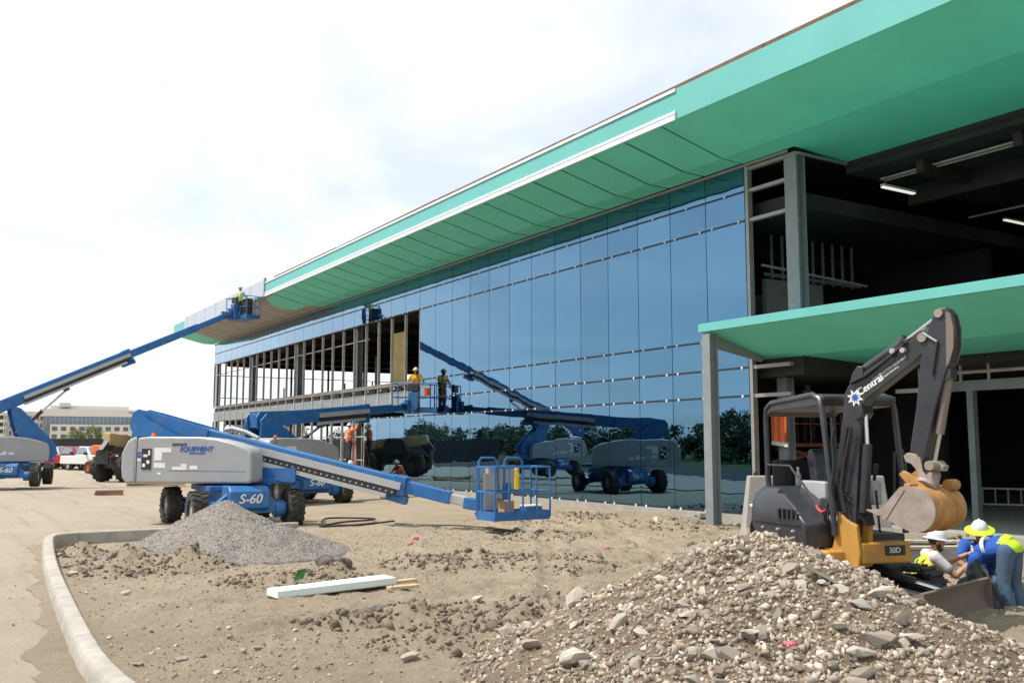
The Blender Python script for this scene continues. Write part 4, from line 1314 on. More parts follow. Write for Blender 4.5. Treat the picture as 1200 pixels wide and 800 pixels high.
# crawler tracks
for n in (-0.68, 0.68):
    def stad(r, half, k=12):
        pts = []
        for i in range(k + 1):
            t = -math.pi / 2 + math.pi * i / k
            pts.append((half + r * math.cos(t), 0.235 + r * math.sin(t)))
        for i in range(k + 1):
            t = math.pi / 2 + math.pi * i / k
            pts.append((-half + r * math.cos(t), 0.235 + r * math.sin(t)))
        return pts
    o_, i_ = stad(0.215, 0.76), stad(0.175, 0.76)
    b = MB(U.M)
    k = len(o_)
    for y0, y1 in ((n - 0.18, n + 0.18),):
        vs = [(s, y0, z) for s, z in o_] + [(s, y1, z) for s, z in o_] + [(s, y0, z) for s, z in i_] + [(s, y1, z) for s, z in i_]
        fs = []
        for i in range(k):
            j = (i + 1) % k
            fs += [(i, j, k + j, k + i), (2 * k + i, 3 * k + i, 3 * k + j, 2 * k + j), (i, 2 * k + i, 2 * k + j, j), (k + i, k + j, 3 * k + j, 3 * k + i)]
        b.add(vs, fs)
    per = [Vector((s, 0, z)) for s, z in o_]
    d_acc, total = 0, sum((per[(i + 1) % k] - per[i]).length for i in range(k))
    ng = 44
    seglen = [(per[(i + 1) % k] - per[i]).length for i in range(k)]
    for g in range(ng):
        d = total * g / ng
        i = 0
        while d > seglen[i]:
            d -= seglen[i]; i += 1
        p = per[i].lerp(per[(i + 1) % k], d / seglen[i])
        tdir = (per[(i + 1) % k] - per[i]).normalized()
        nrm = Vector((tdir.z, 0, -tdir.x))
        if (p + nrm * 0.01 - Vector((max(-.76, min(.76, p.x)), 0, .235))).length < (p - Vector((max(-.76, min(.76, p.x)), 0, .235))).length:
            nrm = -nrm
        b.beam(p + nrm * 0.012 + Vector((0, n - 0.175, 0)), p + nrm * 0.012 + Vector((0, n + 0.175, 0)), 0.05, 0.034, up=nrm)
    tk = b.build('track', TYRE, ex)
    MB(U.M).box((-0.7, n - 0.10, 0.12), (0.7, n + 0.10, 0.36)).build('track_frame', BLKM, tk, bevel=0.03)
    for s, r in ((-0.76, 0.16), (0.76, 0.16)):
        MB(U.M).cyl((s, n - 0.12, 0.235), (s, n + 0.12, 0.235), r, n=20).build('idler', BLKM, tk, smooth=True)
    for s in (-0.5, -0.17, 0.17, 0.5):
        MB(U.M).cyl((s, n - 0.13, 0.12), (s, n + 0.13, 0.12), 0.065, n=12).build('roller', BLKM, tk, smooth=True)
MB(U.M).box((-0.6, -0.55, 0.25), (0.6, 0.55, 0.50)).build('undercarriage', BLKM, ex, bevel=0.03)
MB(U.M).cyl((0, 0, 0.50), (0, 0, 0.58), 0.42, n=28).build('slew_ring', BLKM, ex, smooth=True)
# dozer blade
prof_b = [(1.66, 0.02), (1.70, 0.02), (1.645, 0.12), (1.63, 0.22), (1.66, 0.33), (1.705, 0.39), (1.67, 0.40), (1.60, 0.33), (1.585, 0.2), (1.61, 0.08)]
U.M = U.M @ Matrix.Translation((-0.22, 0, 0))
bl = MB(U.M).prism(prof_b, -1.0, 0.8).build('blade', BLADE, ex, smooth=True)
MB(U.M).box((1.655, -1.0, -0.01), (1.725, 0.8, 0.055)).build('cutting_edge', WORN, bl)
for n in (-1.012, 0.802):
    MB(U.M).prism([(1.5, 0.03), (1.72, 0.0), (1.72, 0.39), (1.5, 0.36)], n, n + 0.01).build('end_plate', BLADE, bl)
for n in (-0.38, 0.32):
    MB(U.M).beam((0.55, n, 0.36), (1.6, n, 0.20), 0.13, 0.16).build('blade_arm', BLKM, ex, bevel=0.02)
MB(U.M).cyl((0.6, 0, 0.5), (1.2, 0, 0.36), 0.06, n=12).build('blade_cylinder', BLKM, ex, smooth=True)
MB(U.M).cyl((1.2, 0, 0.36), (1.6, 0, 0.28), 0.032, n=10).build('blade_rod', CHROME, ex, smooth=True)

# upper body
H = Frame(EX_C, hd(-15), 0.0)


def arc(cx_, cy_, r, a0, a1, k):
    return [(cx_ + r * math.cos(rad(a0 + (a1 - a0) * i / k)), cy_ + r * math.sin(rad(a0 + (a1 - a0) * i / k))) for i in range(k + 1)]


base = [(0.78, -0.62), (0.78, 0.30)] + [(0.6, 0.44), (0.0, 0.62)] + [(-0.5, 0.72)] + arc(-0.05, 0, 0.9, 140, 262, 12) + [(0.0, -0.84), (0.55, -0.82)]
MB(H.M).plan(base, 0.58, 0.735).build('house_frame', YEL, ex, bevel=0.02)
MB(H.M).box((0.45, -0.30, 0.60), (0.95, 0.34, 0.83)).build('front_frame', YEL, ex, bevel=0.02)
text('decal', '50D', 0.085, STICK, ex, H.M @ Vector((0.955, 0.12, 0.74)), H.n * 1, (0, 0, 1), bold=0.002)
MB(H.M).box((0.951, -0.01, 0.685), (0.953, 0.26, 0.795)).build('decal_plate', STICKK, ex)
# rounded engine cover and counterweight, wrapping the rear and right side


def cover_ring(z, r, fr, inner):
    pts = [(fr, -0.80 * r / 0.96), (fr, -inner), (-0.28, -inner), (-0.28, 0.52)]
    pts += [(-0.3, 0.82 * r / 0.96)] + arc(-0.05, 0, r, 112, 248, 16) + [(-0.05, -0.86 * r / 0.96)]
    return [(s, n, z) for s, n in pts]


b = MB(H.M)
b.rings([cover_ring(0.74, 0.88, 0.56, 0.28), cover_ring(1.02, 0.93, 0.58, 0.28), cover_ring(1.20, 0.915, 0.36, 0.29), cover_ring(1.33, 0.86, 0.06, 0.30), cover_ring(1.40, 0.77, -0.14, 0.31)])
hc = b.build('engine_cover', CHAR, ex, smooth=True, bevel=0.02)
# seams, vents, stickers on the cover
for k, zz in enumerate((1.0,)):
    rg = [(s, n) for s, n in arc(-0.05, 0, 0.932, 150, 248, 20)]
    MB(H.M).tube([(s, n, zz) for s, n in rg] + [(-0.05, -0.838, zz), (0.5, -0.79, zz)], 0.007, 5).build('cover_seam', BLKM, hc)
for k in range(5):
    MB(H.M).box((0.12 + 0.075 * k, -0.845 + 0.012 * k, 1.06), (0.16 + 0.075 * k, -0.79, 1.17)).build('vent_slot', BLKM, hc)
MB(H.M).box((-0.30, -0.875, 0.80), (-0.12, -0.85, 0.86)).build('sticker', STICK, hc)
for k in range(3):
    MB(H.M).cyl((-0.2 + 0.3 * k, -0.855 + .01 * k, 0.93), (-0.2 + 0.3 * k, -0.80, 0.93), 0.014, n=8).build('bolt', GREYD, hc)
# yellow counterweight skirt
b = MB(H.M)
ring = arc(-0.05, 0, 0.955, 205, 275, 14)
b.rings([[(s, n, 0.57) for s, n in ring] + [(s * 0.94, n * 0.94, 0.57) for s, n in ring[::-1]],
         [(s, n, 0.70 + 0.42 * (1 - i / 14) ** 1.3) for i, (s, n) in enumerate(ring)] + [(s * 0.94, n * 0.94, 0.68) for s, n in ring[::-1]]])
b.build('counterweight', YEL, ex, smooth=True)
MB(H.M).cyl((-0.54, -0.70, 1.15), (-0.592, -0.774, 1.15), 0.03, n=12).build('filler_cap', STICK, hc)
a_ = rad(215)
MB(H.M).box((-0.05 + 0.93 * math.cos(a_) - 0.02, 0.93 * math.sin(a_) - 0.02, 1.02), (-0.05 + 0.93 * math.cos(a_) + 0.02, 0.93 * math.sin(a_) + 0.02, 1.12)).build('latch', BLKM, hc)
MB(H.M).box((-0.28, -0.28, 0.745), (0.75, 0.42, 0.90)).build('floor_plate', BLKM, ex)
# seat, consoles, levers
MB(H.M).box((-0.28, -0.16, 0.90), (0.05, 0.42, 1.25)).build('seat_base', BLKM, ex, bevel=0.02)
st = MB(H.M).box((-0.25, -0.08, 1.25), (0.22, 0.42, 1.37)).build('seat', CHAR, ex, smooth=True, bevel=0.05, seg=3)
MB(H.M).prism([(-0.32, 1.33), (-0.40, 1.75), (-0.36, 1.86), (-0.28, 1.86), (-0.22, 1.75), (-0.18, 1.37)], -0.08, 0.42).build('backrest', CHAR, st, smooth=True, bevel=0.06, seg=3)
for n in (-0.25, 0.42):
    b = MB(H.M)
    b.box((-0.2, n - 0.05, 1.2), (0.3, n + 0.07, 1.48))
    c_ = b.build('console', GREYD, ex, bevel=0.02)
    MB(H.M).cyl((0.25, n, 1.48), (0.30, n, 1.68), 0.018, 0.03, n=8).build('lever', BLKM, c_)
for n in (0.05, 0.28):
    MB(H.M).cyl((0.5, n, 0.9), (0.46, n, 1.38), 0.014, n=6).build('travel_lever', BLKM, ex)
# canopy
roof = MB(H.M)
roof.prism([(-0.63, 2.34), (-0.61, 2.41), (-0.45, 2.465), (0.50, 2.50), (0.60, 2.47), (0.60, 2.43), (0.56, 2.36), (-0.50, 2.32), (-0.60, 2.26)], -0.50, 0.51)
cr_ = roof.build('canopy_roof', CHAR, ex, bevel=0.015)
for n in (-0.49, 0.50):
    MB(H.M).tube([(-0.56, n, 0.9), (-0.62, n, 1.5), (-0.63, n, 2.25), (-0.61, n, 2.36), (-0.50, n, 2.43), (0.40, n, 2.49), (0.53, n, 2.44), (0.57, n, 2.3), (0.66, n * 0.98, 1.6), (0.70, n * 0.96, 0.9)], 0.036, 8).build('canopy_post', CHAR, ex, smooth=True)
MB(H.M).box((-0.63, -0.42, 1.40), (-0.61, 0.58, 1.72)).build('rear_panel', BLKM, ex)
MB(H.M).tube([(0.62, 0.54, 0.95), (0.60, 0.60, 1.75), (0.54, 0.60, 1.86), (0.44, 0.58, 1.82), (0.4, 0.56, 1.0)], 0.016, 8).build('grab_rail', CHAR, ex, smooth=True)
# right-hand guard plate and rail
b = MB(H.M)
b.tube([(-0.6, -0.50, 1.42), (-0.58, -0.52, 1.66), (-0.05, -0.54, 1.66), (0.62, -0.54, 1.12)], 0.015, 8)
b.build('side_rail', CHAR, ex, smooth=True)
MB(H.M).tube([(0.5, -0.56, 1.22), (0.56, -0.58, 1.18), (0.62, -0.57, 1.15), (0.66, -0.55, 1.18)], 0.016, 6).build('red_cable', mat('red_plastic', (0.4, 0.03, 0.03), 0.5), ex, smooth=True)
bot = thing('water_bottle', 'small plastic bottle standing on the cover behind the excavator seat', 'bottle', tuple(H.M @ Vector((-0.55, -0.1, 1.40))))
lathe(MB(H.M), (-0.55, -0.1, 1.402), (0, 0, 1), [(0, .035), (.01, .04), (.13, .04), (.17, .018), (.2, .016)], 14).build('bottle_body', mat('bottle_plastic', (0.6, 0.55, 0.62), 0.15), bot, smooth=True)
lathe(MB(H.M), (-0.55, -0.1, 1.603), (0, 0, 1), [(0, .02), (.03, .02)], 12).build('bottle_cap', STICK, bot)

# hose bundle and valve block in front of the seat
MB(H.M).box((0.35, -0.42, 0.84), (0.66, -0.12, 1.30)).build('valve_block', BLKM, ex, bevel=.02)
for k in range(9):
    y0 = -0.46 + 0.045 * k
    MB(H.M).tube([(0.5, y0, 0.9), (0.56 + .02 * (k % 3), y0 - .03, 1.15), (0.66 + .03 * (k % 2), y0 * .8 - .05, 1.42 + .05 * (k % 4)), (0.82, y0 * .5 - .12, 1.30 + .04 * k), (0.9, -.2 + .012 * k, 1.02)], 0.016, 7).build('hydraulic_hose', BLACK, ex, smooth=True)
# swing bracket, boom, arm, bucket: one vertical plane
piv = H.M @ Vector((0.86, -0.22, 0))
hb = hd(8)
W_ = Frame((piv.x, piv.y), hb, 0.0)
S = lambda *pts: [W_.sz(x, y) for x, y in pts]


def plate(name, poly, n0, n1, m, parent, **k):
    return MB(W_.M).prism(poly, n0, n1).build(name, m, parent, **k)


br = plate('swing_bracket', S((968, 640), (967, 652), (985, 655), (992, 664), (1014, 664), (1016, 648), (1012, 615), (1000, 608), (990, 598), (982, 601), (981, 610), (986, 628), (983, 641)), -0.14, -0.08, YEL, ex, bevel=0.012)
plate('bracket_plate', S((990, 605), (1016, 612), (1016, 664), (992, 664)), 0.08, 0.14, YEL, br, bevel=0.012)
plate('bracket_base', S((986, 640), (1016, 640), (1016, 664), (988, 664)), -0.079, 0.079, YEL, br)
MB(W_.M).cyl((W_.sz(986, 606)[0], -0.17, W_.sz(986, 606)[1]), (W_.sz(986, 606)[0], 0.17, W_.sz(986, 606)[1]), 0.055, n=16).build('bracket_pin', WORN, br, smooth=True)
BOOM_POLY = S((994, 628), (984, 600), (987, 530), (992, 488), (994, 462), (999, 452), (1003, 446), (1082, 392), (1090, 394), (1092, 402), (1088, 412), (1074, 426), (1020, 468), (1014, 480), (1012, 520), (1008, 600), (1006, 628))
bm_ = plate('boom', BOOM_POLY, -0.085, 0.085, CHAR, ex, bevel=0.01)
plate('cylinder_mount', S((1001, 450), (1004, 438), (1010, 429), (1016, 430), (1017, 440), (1012, 446)), -0.10, 0.10, CHAR, bm_, bevel=0.01)
plate('boom_lug', S((1009, 492), (1010, 478), (1016, 472), (1018, 484), (1014, 491)), -0.12, 0.12, CHAR, bm_, bevel=0.01)


def rod(p, q, r, name, m, parent, n=0.0, n2=None):
    a, c = W_.sz(*p), W_.sz(*q)
    return MB(W_.M).cyl((a[0], n, a[1]), (c[0], n if n2 is None else n2, c[1]), r, n=14).build(name, m, parent, smooth=True)


# arm cylinder on top of the boom
rod((1012, 434), (1060, 401), 0.055, 'arm_cylinder', CHAR, ex)
rod((1060, 401), (1098, 372), 0.026, 'arm_rod', CHROME, ex)
rod((1057, 403), (1063, 399), 0.075, 'cylinder_head', BLKM, ex)
for k, off in enumerate((-0.10, -0.085, 0.10)):
    b = MB(W_.M)
    pth = [W_.sz(*q) for q in ((1003, 449), (1020, 441), (1045, 422), (1062, 408), (1068, 402), (1062, 398))]
    b.tube([(s, off - 0.02 * (k == 0), z + 0.03 * k * (i in (2, 3))) for i, (s, z) in enumerate(pth)], 0.014, 7)
    b.build('hydraulic_hose', BLACK, bm_, smooth=True)
for pp in ((1052, 412), (1064, 411)):
    s, z = W_.sz(*pp)
    MB(W_.M).cyl((s, -0.13, z), (s, -0.06, z), 0.03, n=10).build('hose_fitting', GREYD, bm_, smooth=True)
# boom lift cylinder in front of the boom
rod((1012, 600), (1016, 520), 0.06, 'boom_cylinder', CHAR, ex)
rod((1016, 520), (1014, 484), 0.034, 'boom_rod', CHROME, ex)
for k, (x0, x1) in enumerate(((996, 1000), (1000, 1006), (990, 988))):
    b = MB(W_.M)
    pth = [W_.sz(*q) for q in ((x0, 600), (x0 - 6, 570), (x0 - 2, 540), (x1 - 3, 515), (x1, 500))]
    b.tube([(s, -0.12 - 0.03 * k, z) for s, z in pth], 0.018, 7)
    b.build('hydraulic_hose', BLACK, bm_, smooth=True)
# arm
ARM = S((1098, 370), (1103, 362), (1112, 361), (1118, 368), (1122, 384), (1122, 408), (1117, 425), (1112, 440), (1108, 452), (1100, 480), (1088, 536), (1084, 548), (1076, 548), (1070, 540), (1072, 520), (1078, 480), (1083, 428), (1086, 402))
arm = plate('arm', ARM, -0.09, 0.09, CHAR, ex, bevel=0.012)
plate('arm_wear_strip', S((1113, 366), (1118, 368), (1122, 384), (1122, 408), (1117, 425), (1114, 430)), -0.094, 0.094, BLADE, arm)
for pp, r in (((1105, 368), 0.045), ((1086, 396), 0.05), ((1080, 540), 0.05)):
    s, z = W_.sz(*pp)
    MB(W_.M).cyl((s, -0.115, z), (s, 0.115, z), r, n=16).build('pin', WORN, arm, smooth=True)
rod((1087, 391), (1104, 401), 0.014, 'arm_pipe', CHROME, arm, -0.11)
rod((1104, 401), (1098, 440), 0.012, 'arm_pipe', BLKM, arm, -0.11)
# bucket cylinder
rod((1112, 440), (1101, 508), 0.048, 'bucket_cylinder', BLADE, ex, -0.0)
rod((1101, 508), (1095, 540), 0.026, 'bucket_rod', CHROME, ex)
plate('cylinder_lug', S((1105, 432), (1118, 432), (1118, 444), (1106, 446)), -0.075, 0.075, CHAR, arm)
# linkage
lk = plate('link', S((1065, 534), (1070, 530), (1080, 532), (1086, 542), (1088, 552), (1094, 560), (1092, 572), (1084, 580), (1080, 575), (1084, 562), (1080, 550), (1074, 543), (1068, 541)), -0.12, -0.095, WORN, ex, bevel=0.006)
plate('link', S((1080, 544), (1098, 540), (1106, 546), (1104, 552), (1092, 552), (1090, 572), (1080, 572)), 0.0, 0.12, WORN, ex, bevel=0.006)
MB(W_.M).cyl((W_.sz(1096, 545)[0], -0.14, W_.sz(1096, 545)[1]), (W_.sz(1096, 545)[0], 0.14, W_.sz(1096, 545)[1]), 0.05, n=16).build('pin', WORN, ex, smooth=True)
MB(W_.M).cyl((W_.sz(1086, 566)[0], -0.14, W_.sz(1086, 566)[1]), (W_.sz(1086, 566)[0], 0.14, W_.sz(1086, 566)[1]), 0.045, n=16).build('pin', WORN, ex, smooth=True)
# bucket: shell profile in its own frame, opening towards the machine
bs, bz = W_.sz(1086, 570)
BP = [(-0.10, 0.02), (0.12, 0.0), (0.26, -0.08), (0.335, -0.24), (0.32, -0.42), (0.20, -0.56), (0.02, -0.60), (-0.16, -0.545), (-0.50, -0.37)]
BQ = [(-0.52, -0.345), (-0.165, -0.515), (0.02, -0.565), (0.18, -0.53), (0.285, -0.41), (0.30, -0.25), (0.235, -0.11), (0.11, -0.035), (-0.10, -0.015)]
KB = 0.80
KB = 0.77


def rounder(P, n=2):
    for _ in range(n):
        q = [P[0]]
        for a, c in zip(P[:-1], P[1:]):
            q += [(a[0] * .75 + c[0] * .25, a[1] * .75 + c[1] * .25), (a[0] * .25 + c[0] * .75, a[1] * .25 + c[1] * .75)]
        q.append(P[-1]); P = q
    return P


BP = rounder([(s * KB, z * KB) for s, z in BP]); BQ = rounder([(s * KB, z * KB) for s, z in BQ])
shell = [(bs + s, bz + z) for s, z in BP + BQ]
hw = 0.32
bk = MB(W_.M).prism(shell, -hw, hw).build('bucket', RUST, ex, smooth=True)
side = [(bs + s, bz + z) for s, z in [(-0.12, 0.0)] + BP[1:]]
for n in (-0.2, 0.14):
    outer = [(bs + s * 1.03, bz + z * 1.03) for s, z in BP[6:30]]
    inner = [(bs + s * 0.99, bz + z * 0.99) for s, z in BP[6:30]]
    MB(W_.M).prism(outer + inner[::-1], n, n + 0.06).build('wear_strap', RUST, bk)
for n in (-hw - 0.026, hw + 0.002):
    MB(W_.M).prism(side, n, n + 0.024).build('side_plate', WORN, bk)
for n in (-hw - 0.034, hw + 0.027):
    MB(W_.M).prism([(bs + s, bz + z) for s, z in ((-0.13, -0.02), (-0.06, -0.02), (-0.29, -0.35), (-0.34, -0.32))], n, n + 0.008).build('side_cutter', WORN, bk)
for n in (-0.285, -0.14, 0.0, 0.14, 0.285):
    MB(W_.M).add([(bs + s, n + dn, bz + z) for s, dn, z in ((-0.35, -.03, -.32), (-0.35, .03, -.32), (-0.35, .03, -.27), (-0.35, -.03, -.27), (-0.53, -.018, -.262), (-0.53, .018, -.262), (-0.53, .018, -.25), (-0.53, -.018, -.25))],
                 [(0, 3, 2, 1), (4, 5, 6, 7), (0, 1, 5, 4), (1, 2, 6, 5), (2, 3, 7, 6), (3, 0, 4, 7)]).build('tooth', WORN, bk)
for n in (-0.17, 0.11):
    MB(W_.M).prism([(bs + s, bz + z) for s, z in ((-0.22, 0.13), (-0.17, 0.17), (-0.10, 0.14), (0.10, -0.02), (0.13, -0.03), (0.10, -0.06), (-0.08, -0.03))], n, n + 0.05).build('ear', RUST, bk, bevel=0.008)
MB(W_.M).box((bs - 0.085, -0.32, bz - 0.012), (bs - 0.015, 0.32, bz + 0.04)).build('bucket_lip', RUST, bk, bevel=0.01)
MB(W_.M).cyl((bs + 0.16, 0.14, bz + 0.02), (bs + 0.16, 0.31, bz + 0.02), 0.06, n=16).build('lifting_boss', RUST, bk, smooth=True)
MB(W_.M).cyl((bs + 0.02, -0.1, bz - 0.02), (bs + 0.02, 0.1, bz + 0.14), 0.12, 0.09, n=16).build('coupler', WORN, bk, smooth=True)
# lettering and emblem on the boom's right face
nb = -0.0865
pa, pb = W_.sz(1008, 463), W_.sz(1045, 437)
ang = math.atan2(pb[1] - pa[1], pb[0] - pa[0])
dv = Vector((W_.h.x * math.cos(ang), W_.h.y * math.cos(ang), math.sin(ang)))
uv = Vector((-W_.h.x * math.sin(ang), -W_.h.y * math.sin(ang), math.cos(ang)))


def onb(x, y):
    s, z = W_.sz(x, y)
    return W_.M @ Vector((s, nb, z))


text('lettering', 'Central', 0.115, STICK, bm_, onb(1024.5, 451.5), dv, uv, bold=0.004)
text('lettering', 'CONSTRUCTION EQUIPMENT', 0.034, STICK, bm_, onb(1047, 432), dv, uv)
text('lettering', 'SALES RENTALS', 0.03, STICK, bm_, onb(1049, 436), dv, uv)
for k, (m, rr, z0) in enumerate(((STICK, 0.105, 0.001), (STICKB, 0.06, 0.002))):
    c0 = onb(1007, 466)
    vs = []
    for i in range(16):
        r_ = rr * (1.0 if i % 2 == 0 else 0.52)
        t_ = 2 * math.pi * i / 16
        vs.append(c0 + dv * r_ * math.cos(t_) + uv * r_ * math.sin(t_) - W_.n * z0)
    bb = MB(); bb.add(vs, [tuple(range(16))]); bb.build('emblem', m, bm_)


# ================================================================== STONES, HEAPS, LOOSE MATERIAL
def rock_variants(k, npts, seed, flat=1.0):
    r = np.random.default_rng(seed)
    out = []
    for _ in range(k):
        bm = bmesh.new()
        pts = r.normal(size=(npts, 3))
        pts /= np.linalg.norm(pts, axis=1)[:, None]
        pts *= r.uniform(0.72, 1.0, (npts, 1)) * np.array([1.0, r.uniform(0.6, 0.95), r.uniform(0.45, 0.8) * flat])
        for p in pts:
            bm.verts.new(p)
        bmesh.ops.convex_hull(bm, input=bm.verts)
        loose = [v for v in bm.verts if not v.link_faces]
        bmesh.ops.delete(bm, geom=loose, context='VERTS')
        bmesh.ops.triangulate(bm, faces=bm.faces)
        bm.verts.index_update()
        V = np.array([v.co[:] for v in bm.verts]); T = np.array([[v.index for v in f.verts] for f in bm.faces])
        bm.free()
        out.append((V, T))
    return out


def rand_rot(r, n):
    q = r.normal(size=(n, 4)); q /= np.linalg.norm(q, axis=1)[:, None]
    w, x, y, z = q.T
    return np.stack([np.stack([1 - 2 * (y * y + z * z), 2 * (x * y - z * w), 2 * (x * z + y * w)], -1),
                     np.stack([2 * (x * y + z * w), 1 - 2 * (x * x + z * z), 2 * (y * z - x * w)], -1),
                     np.stack([2 * (x * z - y * w), 2 * (y * z + x * w), 1 - 2 * (x * x + y * y)], -1)], 1)


def scatter(name, pos, size, variants, m, parent=None, seed=1):
    r = np.random.default_rng(seed)
    n = len(pos)
    R_ = rand_rot(r, n)
    VV, TT, o = [], [], 0
    pick = r.integers(0, len(variants), n)
    for vi, (V, T) in enumerate(variants):
        sel = np.where(pick == vi)[0]
        if len(sel) == 0:
            continue
        P = np.einsum('nij,vj->nvi', R_[sel], V) * size[sel][:, None, None] + pos[sel][:, None, :]
        VV.append(P.reshape(-1, 3))
        TT.append((T[None] + (np.arange(len(sel)) * len(V))[:, None, None]).reshape(-1, 3) + o)
        o += len(sel) * len(V)
    ob = fast_mesh(name, np.concatenate(VV), np.concatenate(TT), m, parent)
    return ob


ROCK_S = rock_variants(8, 8, 11)
ROCK_M = rock_variants(12, 14, 12)
ROCK_L = rock_variants(14, 20, 13)


def mound(name, fn, x0, x1, y0, y1, step, m, parent, thr=0.012):
    xs = np.arange(x0, x1, step); ys_ = np.arange(y0, y1, step)
    A, B = np.meshgrid(xs, ys_, indexing='xy')
    h = fn(A, B)
    z = np.where(h > thr, np.maximum(ground_h(A, B), -0.05) * 0.5 + h, ground_h(A, B) - 0.06)
    nx_, ny_ = len(xs), len(ys_)
    ii = np.arange(nx_ * ny_).reshape(ny_, nx_)
    q = np.stack([ii[:-1, :-1], ii[:-1, 1:], ii[1:, 1:], ii[1:, :-1]], -1).reshape(-1, 4)
    keep = (h.ravel()[q] > 0.0).any(axis=1)
    o = fast_mesh(name, np.stack([A, B, z], -1).reshape(-1, 3) - np.array(root_loc(parent)), q[keep], m, parent)
    o.data.shade_smooth()
    return o


pile = thing('rubble_heap', 'large heap of broken limestone rubble and soil in the right foreground', 'rubble heap', (*PILE_C, 0))
PL0 = np.array([*PILE_C, 0.0])
mound('soil_core', pile_h, 2.6, 10.2, 2.2, 9.6, 0.035, RUBB, pile)


def on_pile(n, seed, hmin=0.015, bias=1.0):
    r = np.random.default_rng(seed)
    out = []
    while sum(map(len, out)) < n:
        p = np.stack([r.uniform(2.4, 10.2, 4000), r.uniform(2.6, 9.4, 4000)], -1)
        h = pile_h(p[:, 0], p[:, 1])
        dens = 0.35 + 0.65 * sstep(-0.12, 0.18, fbm(p[:, 0] * 0.9 + 31, p[:, 1] * 0.9, 3) + 0.04)
        k = (h > hmin) & (r.random(4000) < dens)
        p = p[k]; h = h[k]
        out.append(np.stack([p[:, 0], p[:, 1], h + 0.5 * np.maximum(ground_h(p[:, 0], p[:, 1]), -0.05)], -1))
    return np.concatenate(out)[:n]


pp = on_pile(30000, 21)
sz = np.clip(np.exp(rng.normal(-3.98, 0.48, len(pp))), 0.008, 0.055)
tag(scatter('small_rubble', pp - PL0, sz, ROCK_S, RUB, pile, 5), kind='stuff')
pm = on_pile(3000, 77)
tag(scatter('mixed_rubble', pm - PL0 + np.array([0, 0, .01]), np.clip(np.exp(rng.normal(-3.35, 0.28, len(pm))), .02, .065), ROCK_M, RUB, pile, 15), kind='stuff')
# the larger stones, one object each
src_big = []
for V, T in ROCK_L:
    me = bpy.data.meshes.new('stone')
    me.from_pydata(V.tolist(), [], T.tolist()); me.materials.append(STONE)
    src_big.append(me)
sp = on_pile(292, 33)
for i, p in enumerate(sp):
    s = float(np.clip(rng.lognormal(-2.92, 0.42), 0.03, 0.15))
    o = bpy.data.objects.new('stone', src_big[i % len(src_big)]); COL.objects.link(o); o.parent = pile
    o.location = Vector(p - PL0) + Vector((0, 0, s * 0.25))
    o.rotation_euler = (random.uniform(-.6, .6), random.uniform(-.6, .6), random.uniform(0, 6.3))
    o.scale = (s * random.uniform(.9, 1.3), s * random.uniform(.7, 1.1), s * random.uniform(.6, 1))


def pile_at(x, y):
    """point where the sight line meets the heap"""
    r = sight(x, y)
    t = np.arange(4.0, 13.0, 0.02)
    X_, Y_, Z_ = r.x * t, r.y * t, CAM_H + r.z * t
    hh, g = pile_h(X_, Y_), ground_h(X_, Y_)
    top = np.where(hh > 0.012, np.maximum(g, hh + 0.5 * np.maximum(g, -.05)), g)
    hit = np.where(Z_ <= top)[0]
    i = int(hit[0]) if len(hit) else 200
    return Vector((float(X_[i]), float(Y_[i]), float(top[i])))


LIME_W = mat('pale_limestone', (0.52, 0.475, 0.40), 0.92, var=0.14, scale=14, bump=0.008, bscale=50, dirt=0.4, dirtcol=(0.34, 0.28, 0.21), dscale=8)
# named blocks that stand out on the heap
for (x, y, s, fl, m) in [(675, 776, .155, .8, LIME_W), (836, 771, .125, .85, LIME_W), (882, 748, .16, .35, LIME_W), (752, 745, .115, .7, LIME_W), (983, 737, .09, .7, LIME_W), (1028, 756, .165, .6, STONE), (1010, 712, .11, .4, STONE),
                      (1030, 700, .15, .45, LIME_W), (1063, 752, .12, .5, LIME_W), (775, 683, .10, .6, LIME_W), (806, 722, .08, .7, LIME_W), (888, 678, .09, .4, STONE), (985, 694, .10, .55, STONE), (673, 735, .07, .6, LIME_W), (731, 718, .075, .7, LIME_W),
                      (1100, 780, .10, .5, LIME_W), (955, 650, .1, .5, STONE), (1010, 770, .12, .6, LIME_W), (872, 690, .09, .5, STONE), (620, 760, .13, .6, STONE), (594, 742, .12, .9, STONE), (690, 752, .08, .6, STONE), (905, 700, .08, .6, STONE), (1080, 715, .07, .5, LIME_W)]:
    P = pile_at(x, y)
    me = src_big[int(x * 7 + y) % len(src_big)].copy(); me.materials.clear(); me.materials.append(m)
    o = bpy.data.objects.new('stone', me); COL.objects.link(o); o.parent = pile
    o.location = P - Vector(PL0) + Vector((0, 0, s * 0.2)); o.rotation_euler = (random.uniform(-.4, .4), random.uniform(-.4, .4), random.uniform(0, 6.3)); o.scale = (s * 1.05, s * .9, s * fl)

# loose items on the heap
P = pile_at(966, 682)
st = thing('survey_stake', 'short pale splintered board lying on the right slope of the rubble', 'board', tuple(P))
MB(Matrix.Translation(P + Vector((0, 0, .04))) @ Matrix.Rotation(YAW * -1 + 0.1, 4, 'Z') @ Matrix.Rotation(rad(28), 4, 'Y')).box((-.2, -.035, -.012), (.2, .035, .012)).build('board', WOODG, st)
MB(Matrix.Translation(P + Vector((0, 0, .04))) @ Matrix.Rotation(YAW * -1 + 0.1, 4, 'Z') @ Matrix.Rotation(rad(28), 4, 'Y')).add([(.2, -.035, -.012), (.2, .035, -.012), (.27, 0, 0), (.2, -.035, .012), (.2, .035, .012)], [(0, 1, 2), (3, 2, 4), (0, 2, 3), (1, 4, 2)]).build('point', WOODG, st)


